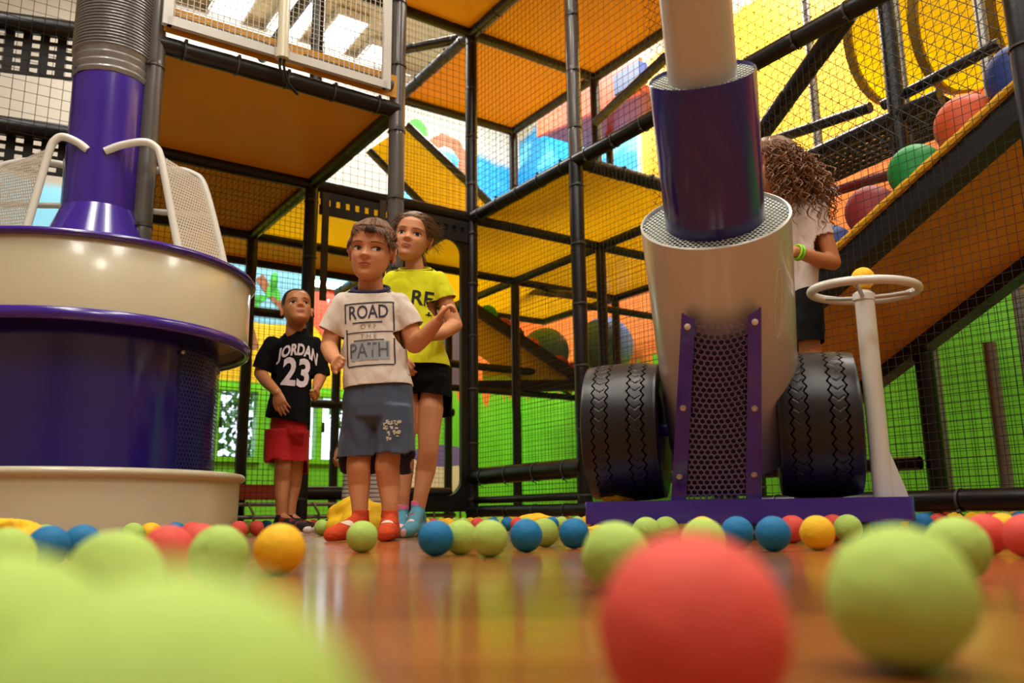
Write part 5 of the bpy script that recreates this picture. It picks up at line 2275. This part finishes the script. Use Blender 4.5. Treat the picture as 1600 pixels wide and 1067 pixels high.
# ------------------------------------------------------------------ the girl in the lime shirt
def girl_lime():
    Y0 = 3.2
    pe = empty('person', GX(650, Y0, 0))
    tag(pe, 'girl in lime yellow shirt and black shorts standing behind the front boy', 'person')
    mb = MB()
    H = Head(P(644.5, 372.5, Y0), 0.202, -3, 0, -11)
    H.add(mb)
    mb.chain(pts_chain([(645, 395, 13.5, Y0 + 0.02), (648, 420, 15, Y0 + 0.02), (650, 440, 15, Y0 + 0.025)], Y0))
    mb.loft(secs([(634, 668, 430, 0.04), (620, 680, 446, 0.046), (622, 680, 480, 0.05), (626, 684, 540, 0.052), (630, 690, 590, 0.05), (636, 684, 606, 0.04)], Y0 + 0.02, FWD))
    B = pts_chain([(682, 445, 9, Y0 + 0.02), (694, 462, 12), (697, 475, 13), (711, 508, 12), (690, 520, 11.5, Y0 - 0.08), (655, 527, 8.5, Y0 - 0.16)], Y0)
    mb.chain(B)
    hand(mb, B[-1][0], V3((-0.9, -0.35, 0.05)), V3((0.1, 0.6, 0.6)), 0.66, (0.5, 0.55, 0.6, 0.6), 1)
    A = pts_chain([(616, 445, 9, Y0 + 0.02), (605, 480, 12), (604, 515, 11, Y0 + 0.03), (612, 540, 10, Y0 - 0.02), (622, 560, 8, Y0 - 0.05)], Y0)
    mb.chain(A)
    hand(mb, A[-1][0], V3((0.4, -0.3, -0.7)), V3((0.3, 0.6, 0)), 0.66, (0.5, 0.55, 0.6, 0.6), 1)
    LB = pts_chain([(676, 596, 15, Y0 + 0.03), (673, 640, 20, Y0 + 0.01), (670, 680, 17), (669, 705, 15.5), (665, 735, 15.5, Y0 + 0.02), (658, 770, 11.5), (653, 798, 10)], Y0)
    LA = pts_chain([(638, 596, 15, Y0 + 0.03), (634, 640, 19, Y0 + 0.01), (632, 682, 17), (631, 735, 15, Y0 + 0.02), (629, 775, 11), (628, 804, 9.5)], Y0)
    mb.chain(LB)
    mb.chain(LA)
    feet = []
    for an, hx, tx, ty, hz in ((LB[-1][0], 657, 634, Y0 - 0.17, 0.03), (LA[-1][0], 632, 622, Y0 - 0.12, 0.028)):
        heel = GX(hx, Y0 + 0.035, hz)
        toe = GX(tx, ty, 0.02)
        mid = heel.lerp(toe, 0.62) + ZU * 0.006
        mb.capsule(an, 0.022, heel, 0.025)
        mb.capsule(an, 0.022, mid, 0.023)
        mb.capsule(heel, 0.025, mid, 0.026)
        mb.capsule(mid, 0.026, toe, 0.019)
        feet.append((an, heel, mid, toe))
    body = remesh_smooth(mb, 0.0036, 3)
    body.materials.clear()
    body.materials.append(SKIN_A)
    bo = link('body', body, pe)
    face_features(H, bvh_of(bo), pe, (0.05, -0.1), HAIR_B, SKIN_A, (190, 104, 88), 0.75)
    hair_cap(H, HAIR_B, pe, 'girl', 0.035, 5, 700, 0.30, lambda q, r: V3((q.x * 1.2 + (0.3 if q.x > 0 else -0.3), -1.0, -0.25)), 0.005, 0.008)
    mb = MB()
    rg = random.Random(21)
    for _ in range(70):      # loose flyaway strands on the picture-right side, and the tail at the nape
        th = rg.uniform(-2.4, -1.1)
        z = rg.uniform(-0.1, 0.42)
        q = head_point(z, th, 0.03, False)
        p = [q]
        d = V3((-0.7, -0.6, rg.uniform(-0.3, 0.5)))
        for j in range(8):
            d = (d + V3((rg.uniform(-.6, .6), rg.uniform(-.5, .4), rg.uniform(-.6, .25)))).normalized()
            p.append(p[-1] + d * rg.uniform(0.03, 0.055))
        mb.tube([H.w(x) for x in p], [0.0028 * H.hh] * 8 + [0.001 * H.hh], 3)
    for _ in range(120):
        p = [V3((rg.uniform(-0.14, -0.02), -0.40, rg.uniform(-0.25, -0.05)))]
        d = V3((-0.25, -0.5, -0.6))
        for j in range(8):
            d = (d + V3((rg.uniform(-.25, .15), rg.uniform(-.1, .25), -0.2))).normalized()
            p.append(p[-1] + d * 0.075)
        mb.tube([H.w(x) for x in p], [0.006 * H.hh] * 8 + [0.001 * H.hh], 4)
    mb.build('loose_hair', HAIR_B, pe)
    mb = MB()
    mb.loft(secs([(632, 670, 412, 0.038), (620, 678, 421, 0.052), (606, 690, 430, 0.064), (602, 694, 448, 0.072), (607, 690, 480, 0.076), (612, 690, 515, 0.078), (616, 696, 548, 0.082), (618, 703, 572, 0.086),
                  (618, 706, 605, 0.088)], Y0 + 0.02, FWD), 32)
    mb.chain(pts_chain([(684, 440, 17), (692, 460, 19), (697, 473, 19)], Y0))
    mb.chain(pts_chain([(614, 440, 17), (606, 462, 18), (604, 474, 18)], Y0))
    hem = P(660, 571, Y0)
    b0, b1 = P(687, 440, Y0), P(696, 468, Y0)
    a0, a1 = P(612, 440, Y0), P(604, 470, Y0)
    nk = P(648, 419, Y0 + 0.02)
    sh = garment('shirt', mb, 0.005, cloth_mat('lime_cotton', (226, 226, 10)), pe,
                 [(hem, V3((0, 0, -1)), hem, 0.5), (b1, (b1 - b0).normalized(), b1, 0.085), (a1, (a1 - a0).normalized(), a1, 0.085),
                  (nk - ZU * 0.004, V3((0, -0.42, 1)).normalized(), nk, 0.085)], 5, 0.0038, 18, 8.0, (1, 1, 0.6))
    mb = MB()
    mb.tube([nk + V3((math.cos(t) * 0.062, math.sin(t) * 0.052, -0.004 + 0.022 * math.sin(t))) for t in [2 * math.pi * k / 40 for k in range(41)]], 0.005, 8, False)
    mb.build('collar', cloth_mat('lime_cotton', (226, 226, 10)), pe)
    bvs = bvh_of(sh)
    k = Y0 / FPX
    ink = mat('black_print', (30, 28, 20), 0.8)
    org = P(657, 462, Y0 - 0.1)
    X, Yv, N = V3((1, 0, -0.10)).normalized(), V3((0.10, 0, 1)).normalized(), FWD
    project('print_text', [shift(text_mesh('RE.', 33 * k, 0.0016), 4 * k, 0)], bvs, org, X, Yv, N, ink, sh)
    project('print_mark', [line_rect(12 * k, -20 * k, 15 * k, -27 * k), line_rect(9 * k, -24 * k, 18 * k, -26 * k), line_rect(15 * k, -18 * k, 19 * k, -22 * k)], bvs, org, X, Yv, N, ink, sh)
    mb = MB()
    mb.loft(secs([(620, 700, 556, 0.074), (618, 703, 578, 0.080), (618, 705, 600, 0.080), (628, 695, 618, 0.055)], Y0 + 0.025, FWD), 28)
    mb.loft(secs([(660, 705, 590, 0.072), (652, 706, 612, 0.070), (650, 707, 650, 0.070)], Y0 + 0.025, FWD), 24)
    mb.loft(secs([(616, 662, 590, 0.072), (612, 660, 612, 0.070), (610, 660, 650, 0.070)], Y0 + 0.025, FWD), 24)
    hb, ha = P(678, 617, Y0), P(636, 617, Y0)
    garment('shorts', mb, 0.005, cloth_mat('black_cotton', (13, 12, 12)), pe,
            [(hb, V3((-0.15, 0, -1)).normalized(), P(678, 640, Y0), 0.085), (ha, V3((0, 0, -1)), P(636, 640, Y0), 0.08), (P(660, 562, Y0), ZU, P(660, 562, Y0), 0.12)], 3, 0.003, 18, 6.0)
    for n_, (an, heel, mid, toe) in enumerate(feet):
        mb = MB()
        up = an + ZU * 0.03
        mb.capsule(up, 0.0265, an, 0.0265)
        mb.capsule(an, 0.0265, heel, 0.029)
        mb.capsule(an, 0.027, mid, 0.027)
        mb.capsule(heel, 0.029, mid, 0.030)
        mb.capsule(mid, 0.030, toe, 0.023)
        me = remesh_smooth(mb, 0.004, 3)
        for v in me.vertices:
            v.co.z = max(v.co.z, 0.0015)
        me = cut(me, [(up + ZU * 0.006, ZU, up, 0.06)], 0.002)
        me.materials.clear()
        me.materials.append(sock_pattern('blue_patterned_sock', (84, 148, 168), (236, 196, 190), (240, 120, 160), up.z - 0.012))
        link('sock', me, pe)
    return pe


girl_lime()


# ------------------------------------------------------------------ the boy in the black shirt
def boy_black():
    Y0 = 3.9
    pe = empty('person', GX(450, Y0, 0))
    tag(pe, 'boy in black number shirt and red shorts looking up beside the white drum', 'person')
    mb = MB()
    H = Head(P(464, 483.5, Y0), 0.196, 24, 18, 3)
    H.add(mb)
    mb.chain(pts_chain([(463, 504, 15, Y0 + 0.03), (462, 522, 16, Y0 + 0.02), (461, 540, 13, Y0 + 0.025)], Y0))
    L_ = V3((0.94, -0.34, 0)).normalized()
    F_ = V3((0.34, -0.94, 0)).normalized()
    mb.loft(secs([(444, 478, 532, 0.04), (436, 484, 546, 0.046), (436, 480, 580, 0.05), (434, 476, 640, 0.05), (438, 468, 662, 0.04)], Y0 + 0.02, F_, L_))
    A = pts_chain([(430, 545, 8), (412, 566, 10.5), (407, 583, 10), (416, 596, 9.5, Y0 - 0.06), (433, 613, 7, Y0 - 0.16)], Y0)
    mb.chain(A)
    hand(mb, A[-1][0], V3((0.38, -0.1, -0.9)), V3((0.25, 0.9, 0)), 0.68, (0.22, 0.22, 0.25, 0.3), -1, (0.5, 0.2), 0.08)
    B = pts_chain([(488, 545, 8), (500, 570, 9.5), (501, 588, 9.5), (497, 598, 8.5, Y0 - 0.06), (495, 605, 7, Y0 - 0.1)], Y0)
    mb.chain(B)
    hand(mb, B[-1][0], V3((0.15, -0.6, -0.5)), V3((-0.8, 0, -0.3)), 0.62, (1.0, 1.05, 1.1, 1.1), 1, (0.4, 0.8), 0.0)
    LA = pts_chain([(440, 670, 12, Y0 + 0.02), (442, 705, 13.5), (443, 728, 13), (441, 750, 12.5, Y0 + 0.02), (440, 780, 9.5), (440, 806, 8)], Y0)
    LB = pts_chain([(464, 670, 12, Y0 + 0.03), (463, 710, 12.5, Y0 + 0.04), (461, 735, 12, Y0 + 0.06), (458, 760, 11.5, Y0 + 0.08), (455, 785, 8.5, Y0 + 0.06), (453, 806, 8, Y0 + 0.05)], Y0)
    mb.chain(LA)
    mb.chain(LB)
    feet = []
    for an, hx, tx, yo in ((LA[-1][0], 434, 478, 0.0), (LB[-1][0], 450, 492, 0.1)):
        heel = GX(hx, Y0 + 0.03 + yo, 0.03)
        toe = GX(tx, Y0 - 0.12 + yo, 0.025)
        mid = heel.lerp(toe, 0.6) + ZU * 0.008
        mb.capsule(an, 0.02, heel, 0.024)
        mb.capsule(an, 0.02, mid, 0.022)
        mb.capsule(heel, 0.024, mid, 0.024)
        mb.capsule(mid, 0.024, toe, 0.02)
        feet.append((an, heel, mid, toe))
    body = remesh_smooth(mb, 0.0036, 3)
    body.materials.clear()
    body.materials.append(SKIN_B)
    bo = link('body', body, pe)
    face_features(H, bvh_of(bo), pe, (-0.2, 0.6), HAIR_C, SKIN_B, (176, 92, 72), 0.9)
    hair_cap(H, HAIR_C, pe, 'crop', 0.020, 8, 700, 0.09, lambda q, r: V3((q.x * 0.2, 0.5, 0.7)), 0.006, 0.006)
    mb = MB()
    mb.loft(secs([(446, 480, 514, 0.038), (437, 487, 522, 0.052), (423, 496, 532, 0.066), (416, 500, 548, 0.075), (417, 497, 580, 0.08), (415, 491, 615, 0.084), (408, 489, 645, 0.09), (402, 490, 690, 0.092)], Y0 + 0.02, F_, L_), 32)
    mb.chain(pts_chain([(426, 538, 14), (414, 560, 15), (408, 580, 15.5)], Y0))
    mb.chain(pts_chain([(491, 538, 13), (499, 562, 13), (503, 590, 13.5)], Y0))
    a0, a1 = P(424, 540, Y0), P(409, 577, Y0)
    b0, b1 = P(493, 540, Y0), P(503, 588, Y0)
    hem = P(445, 656, Y0)
    nk = P(463, 516, Y0 + 0.02)
    sh = garment('shirt', mb, 0.0055, cloth_mat('black_jersey', (12, 12, 13)), pe,
                 [(hem, V3((-0.22, 0, -1)).normalized(), hem, 0.5), (a1, (a1 - a0).normalized(), a1, 0.075), (b1, (b1 - b0).normalized(), b1, 0.07),
                  (nk - ZU * 0.004, V3((0.08, -0.2, 1)).normalized(), nk, 0.06)], 5, 0.004, 16, 4.0, (1, 1, 0.6))
    bvs = bvh_of(sh)
    ink = mat('white_print', (232, 214, 214), 0.8, var=0.12, vscale=40)
    k = Y0 / FPX
    N = F_
    org = P(466, 568, Y0 - 0.05)
    X = (L_ + ZU * -0.16).normalized()
    Yv = (ZU + L_ * 0.12).normalized()
    project('print_text', [shift(text_mesh('JORDAN', 25 * k, 0.0028, 2.6, 0.78), -1 * k, 21 * k)], bvs, org, X, Yv, N, ink, sh, 0.002)
    project('print_text', [shift(text_mesh('23', 60 * k, 0.0055, 0, 0.9), -1 * k, -17 * k)], bvs, org, X, Yv, N, ink, sh, 0.002)
    mb = MB()
    mb.loft(secs([(424, 482, 640, 0.07), (417, 484, 660, 0.078), (416, 484, 680, 0.078), (424, 478, 694, 0.05)], Y0 + 0.02, F_, L_), 28)
    mb.loft(secs([(415, 456, 672, 0.066), (413, 458, 700, 0.064), (414, 458, 735, 0.064)], Y0, FWD), 24)
    mb.loft(secs([(446, 484, 672, 0.064), (450, 482, 700, 0.062), (450, 480, 740, 0.062)], Y0 + 0.04, FWD), 24)
    ha, hb = P(436, 711, Y0), P(465, 720, Y0)
    garment('shorts', mb, 0.0055, cloth_mat('red_jersey', (192, 24, 28)), pe,
            [(ha, V3((0.08, 0, -1)).normalized(), P(436, 733, Y0), 0.072), (hb, V3((0, 0, -1)), P(466, 742, Y0), 0.068), (P(450, 646, Y0), ZU, P(450, 646, Y0), 0.12)], 3, 0.003, 16, 7.0)
    for n_, (an, heel, mid, toe) in enumerate(feet):
        mb = MB()
        mb.capsule(an - ZU * 0.005, 0.0265, heel, 0.028)
        mb.capsule(an - ZU * 0.012, 0.024, mid, 0.027)
        mb.capsule(heel, 0.029, mid, 0.029)
        mb.capsule(mid, 0.029, toe, 0.025)
        me = remesh_smooth(mb, 0.004, 3)
        for v in me.vertices:
            v.co.z = max(v.co.z, 0.008)
        me = cut(me, [(an + ZU * 0.006, ZU, an, 0.05)], 0.002)
        me.materials.clear()
        me.materials.append(sock_pattern('dark_red_shoe', (30, 26, 28), (126, 40, 44), None, 0))
        shoe = link('shoe', me, pe)
        mb = MB()
        mb.loft([(heel.lerp(toe, t) * 1.0 + ZU * (0.006 - heel.lerp(toe, t).z), (toe - heel).cross(ZU).normalized() * 0.001, ZU * 0.001) for t in (0, 1)], 8)
        mb = MB()
        d = (toe - heel).normalized()
        d = V3((d.x, d.y, 0)).normalized()
        sd = d.cross(ZU)
        fl_ = lambda p, z: V3((p.x, p.y, z))
        mb.loft([(fl_(heel.lerp(toe, 0.45), z), d * ((toe - heel).length / 2 + 0.034), sd * 0.033) for z in (0.0005, 0.014)], 28, 2.8)
        mb.build('sole', mat('white_rubber', (226, 214, 208), 0.6), shoe)
        mb = MB()
        mb.ellip(toe + d * 0.014 + ZU * -0.004, d * 0.016, sd * 0.024, ZU * 0.018, 14, 8)
        mb.build('toe_cap', mat('white_rubber', (226, 214, 208), 0.6), shoe)
        mb = MB()
        mb.ellip(heel - d * 0.016 + ZU * 0.004, d * 0.015, sd * 0.024, ZU * 0.024, 14, 8)
        mb.build('heel_patch', mat('white_rubber', (226, 214, 208), 0.6), shoe)
    return pe


boy_black()


# ------------------------------------------------------------------ the curly-haired girl behind the cannon
def girl_curly():
    Y0 = 2.84
    pe = empty('person', GX(1255, Y0, 0.107))
    tag(pe, 'girl with long curly brown hair and white shirt leaning behind the cannon', 'person')
    mb = MB()
    H = Head(P(1207, 262, Y0), 0.195, -84, -6, 0)
    H.add(mb)
    mb.chain(pts_chain([(1222, 292, 15), (1240, 318, 16), (1254, 340, 20)], Y0))
    Lt = V3((0.82, 0.57, 0)).normalized()
    Ft = V3((-0.57, 0.0, 0)) + V3((0, -0.82, 0)) * 0.7
    Ft = Ft.normalized()
    Ft = V3((-0.85, -0.5, 0)).normalized()
    Lt = V3((0.5, -0.85, 0)).normalized()
    mb.loft(secs([(1246, 1274, 330, 0.045), (1242, 1278, 348, 0.05), (1244, 1270, 390, 0.05), (1246, 1266, 450, 0.05), (1246, 1270, 500, 0.05), (1250, 1268, 520, 0.04)], Y0, V3((0, 1, 0))))
    B = pts_chain([(1272, 344, 9, Y0 - 0.03), (1286, 362, 12, Y0 - 0.06), (1290, 375, 13.5, Y0 - 0.06), (1301, 410, 13, Y0 - 0.06), (1280, 406, 12.5, Y0 - 0.10), (1243, 393, 9, Y0 - 0.15)], Y0)
    mb.chain(B)
    hand(mb, B[-1][0], V3((-0.95, -0.1, 0.15)), V3((0, 0.8, -0.4)), 0.7, (0.5, 0.5, 0.55, 0.6), 1)
    A = pts_chain([(1254, 344, 9, Y0 + 0.05), (1240, 375, 12, Y0 + 0.12), (1232, 405, 12, Y0 + 0.12), (1215, 395, 11, Y0 + 0.06), (1190, 385, 8.5, Y0)], Y0)
    mb.chain(A)
    hand(mb, A[-1][0], V3((-0.9, -0.2, 0.1)), V3((0, -0.6, -0.6)), 0.7, (0.5, 0.5, 0.55, 0.6), 1)
    for s, yo in ((-1, -0.05), (1, 0.06)):
        top = P(1260, 505, Y0 + yo)
        fx = top.x + 0.01
        kn = V3((fx - 0.01, Y0 + yo, 0.40))
        an = V3((fx + 0.02, Y0 + yo, 0.165))
        mb.chain([(top, 0.034), (V3((fx, Y0 + yo, 0.50)), 0.040), (kn, 0.042), (V3((fx + 0.02, Y0 + yo, 0.32)), 0.04), (an, 0.026)])
        heel = V3((fx + 0.045, Y0 + yo + 0.005, 0.134))
        toe = V3((fx - 0.09, Y0 + yo - 0.03, 0.128))
        mid = heel.lerp(toe, 0.6) + ZU * 0.006
        mb.capsule(an, 0.025, heel, 0.026)
        mb.capsule(an, 0.024, mid, 0.024)
        mb.capsule(heel, 0.026, mid, 0.026)
        mb.capsule(mid, 0.026, toe, 0.02)
    body = remesh_smooth(mb, 0.0042, 3)
    body.materials.clear()
    body.materials.append(SKIN_C)
    bo = link('body', body, pe)
    face_features(H, bvh_of(bo), pe, (0, 0), HAIR_D, SKIN_C, (180, 96, 80), 0.8)
    hair_cap(H, HAIR_D, pe, 'girl', 0.06, 6, 300, 0.2, lambda q, r: V3((q.x, -0.6, -0.8)), 0.008, 0.03)
    mb = MB()
    rg = random.Random(31)
    for _ in range(330):
        th = rg.uniform(0.9, 2 * math.pi - 0.9)
        z = rg.uniform(-0.15, 0.46)
        q = head_point(z, th, 0.03, False)
        p0 = H.w(q)
        out = (p0 - H.c)
        out.z = 0
        out = out.normalized() if out.length > 0.01 else V3((1, 0, 0))
        L = rg.uniform(0.13, 0.27)
        ph, rad, wl = rg.uniform(0, 6.28), rg.uniform(0.007, 0.014), rg.uniform(0.035, 0.055)
        pts = []
        spread_ = rg.uniform(0.01, 0.08)
        sd = out.cross(ZU)
        for j in range(26):
            t = j / 25
            c = p0 + out * (spread_ * math.sin(t * 1.7)) + V3((0.06 * t, 0, 0)) - ZU * (L * t ** 1.25)
            a = ph + 2 * math.pi * t * L / wl
            rr = rad * min(1, t * 4)
            pts.append(c + out * (rr * math.cos(a)) + sd * (rr * math.sin(a)))
        mb.tube(pts, [0.0022] * 22 + [0.0018, 0.0014, 0.001, 0.0005], 4)
    mb.build('curls', HAIR_D, pe)
    mb = MB()
    mb.loft(secs([(1240, 1282, 318, 0.06), (1232, 1290, 332, 0.085), (1230, 1290, 350, 0.095), (1236, 1280, 390, 0.088), (1240, 1274, 430, 0.085), (1240, 1272, 465, 0.088), (1238, 1274, 500, 0.09)], Y0, V3((0, 1, 0))), 32)
    mb.chain(pts_chain([(1276, 338, 18, Y0 - 0.04), (1286, 374, 18, Y0 - 0.06)], Y0))
    mb.chain(pts_chain([(1252, 340, 17, Y0 + 0.06), (1244, 372, 17, Y0 + 0.1)], Y0))
    b0, b1 = P(1278, 340, Y0 - 0.05), P(1284, 366, Y0 - 0.05)
    hem = P(1256, 468, Y0)
    nk = P(1252, 322, Y0)
    garment('shirt', mb, 0.005, cloth_mat('white_cotton', (226, 206, 196)), pe,
            [(hem, V3((0.1, 0, -1)).normalized(), hem, 0.4), (b1, (b1 - b0).normalized() + V3((-0.3, 0, 0)), P(1289, 386, Y0 - 0.06), 0.05),
             (P(1246, 360, Y0 + 0.1), V3((-0.2, 0, -1)).normalized(), P(1243, 378, Y0 + 0.11), 0.045), (nk, ZU, nk, 0.055)], 5, 0.004, 18, 3.0)
    mb = MB()
    mb.loft(secs([(1238, 1276, 455, 0.09), (1232, 1279, 480, 0.105), (1228, 1281, 510, 0.115), (1226, 1282, 570, 0.115)], Y0, V3((0, 1, 0))), 28)
    hm = P(1260, 540, Y0)
    garment('shorts', mb, 0.005, cloth_mat('black_cotton', (13, 12, 12)), pe, [(hm, -ZU, hm, 0.2), (P(1258, 458, Y0), ZU, P(1258, 458, Y0), 0.15)], 3, 0.003, 18, 9.0)
    mb = MB()
    w0 = B[-1][0]
    ad = (B[-1][0] - B[-2][0]).normalized()
    for s in (0.0, 0.012):
        c = w0 - ad * (0.006 + s)
        o1 = ad.orthogonal().normalized()
        o2 = ad.cross(o1)
        mb.tube([c + (o1 * math.cos(t) + o2 * math.sin(t)) * 0.0235 for t in [2 * math.pi * k / 28 for k in range(29)]], 0.0045, 8, False)
    mb.build('wristband', mat('lime_silicone', (150, 220, 40), 0.4), pe)
    return pe


girl_curly()


# ------------------------------------------------------------------ the small child hidden behind the front boy
def toddler():
    Y0 = 4.35
    pe = empty('person', GX(560, Y0, 0))
    tag(pe, 'small child in pale striped trousers mostly hidden behind the front boy', 'person')
    mb = MB()
    H = Head(P(572, 610, Y0), 0.17, 20, 0, 0)
    H.add(mb)
    mb.chain(pts_chain([(570, 640, 10), (568, 660, 14)], Y0))
    mb.loft(secs([(550, 590, 652, 0.04), (544, 594, 668, 0.055), (545, 592, 700, 0.06), (545, 592, 730, 0.06), (552, 586, 742, 0.04)], Y0, FWD))
    A = pts_chain([(548, 665, 9), (538, 690, 7), (531, 703, 6.5), (527, 710, 5.5, Y0 - 0.06)], Y0)
    mb.chain(A)
    hand(mb, A[-1][0], V3((-0.2, -0.5, -0.6)), V3((0.8, 0, -0.2)), 0.52, (0.6, 0.65, 0.7, 0.7), -1)
    B = pts_chain([(590, 665, 9), (596, 690, 7), (594, 712, 6), (590, 724, 5)], Y0)
    mb.chain(B)
    hand(mb, B[-1][0], V3((0, -0.3, -0.9)), V3((-0.8, 0, 0)), 0.52, (0.4, 0.4, 0.5, 0.5), 1)
    for hx in (552, 584):
        an = GX(hx, Y0, 0.06)
        mb.chain([(P(hx, 738, Y0), 0.05), (GX(hx, Y0, 0.16), 0.034), (an, 0.024)])
        heel, toe = GX(hx, Y0 + 0.03, 0.026), GX(hx - 3, Y0 - 0.09, 0.02)
        mb.capsule(an, 0.024, heel, 0.024)
        mb.capsule(heel, 0.024, toe, 0.02)
    body = remesh_smooth(mb, 0.005, 3)
    body.materials.clear()
    body.materials.append(SKIN_C)
    bo = link('body', body, pe)
    face_features(H, bvh_of(bo), pe, (0, 0), HAIR_C, SKIN_C)
    hair_cap(H, HAIR_C, pe, 'boy', 0.04, 12, 200, 0.15)
    m = bpy.data.materials.new('striped_cotton')
    m.use_nodes = True
    h = NT(m)
    b = m.node_tree.nodes['Principled BSDF']
    b.inputs['Roughness'].default_value = 0.9
    geo = h.n('ShaderNodeNewGeometry')
    sp = h.n('ShaderNodeSeparateXYZ')
    h.put(sp.inputs[0], geo.outputs['Position'])
    st = h.m('LESS_THAN', h.m('FRACT', h.m('MULTIPLY', sp.outputs['Z'], 48.0)), 0.3)
    h.put(b.inputs['Base Color'], h.mix(st, (216, 208, 196), (120, 118, 124)))
    mb = MB()
    mb.loft(secs([(544, 594, 716, 0.066), (541, 596, 735, 0.07), (545, 592, 748, 0.05)], Y0, FWD), 24)
    mb.loft(secs([(538, 567, 735, 0.05), (535, 566, 760, 0.048), (532, 565, 805, 0.048)], Y0, FWD), 20)
    mb.loft(secs([(569, 598, 735, 0.05), (570, 600, 760, 0.048), (571, 602, 805, 0.048)], Y0, FWD), 20)
    hm = P(568, 800, Y0)
    garment('trousers', mb, 0.006, m, pe, [(hm, -ZU, hm, 0.2), (P(568, 720, Y0), ZU, P(568, 718, Y0), 0.1)], 3, 0.003, 18, 2.0)
    mb = MB()
    mb.loft(secs([(556, 584, 650, 0.04), (546, 593, 662, 0.06), (542, 595, 690, 0.068), (541, 596, 728, 0.072)], Y0, FWD), 24)
    mb.chain(pts_chain([(549, 666, 10), (537, 694, 9), (532, 704, 8.5)], Y0))
    mb.chain(pts_chain([(589, 666, 10), (597, 692, 9)], Y0))
    hm = P(568, 722, Y0)
    nk = P(570, 650, Y0)
    garment('shirt', mb, 0.006, cloth_mat('charcoal_cotton', (62, 62, 68)), pe, [(hm, -ZU, hm, 0.12), (nk, ZU, nk, 0.05)], 4, 0.003, 18, 1.0)
    return pe


toddler()
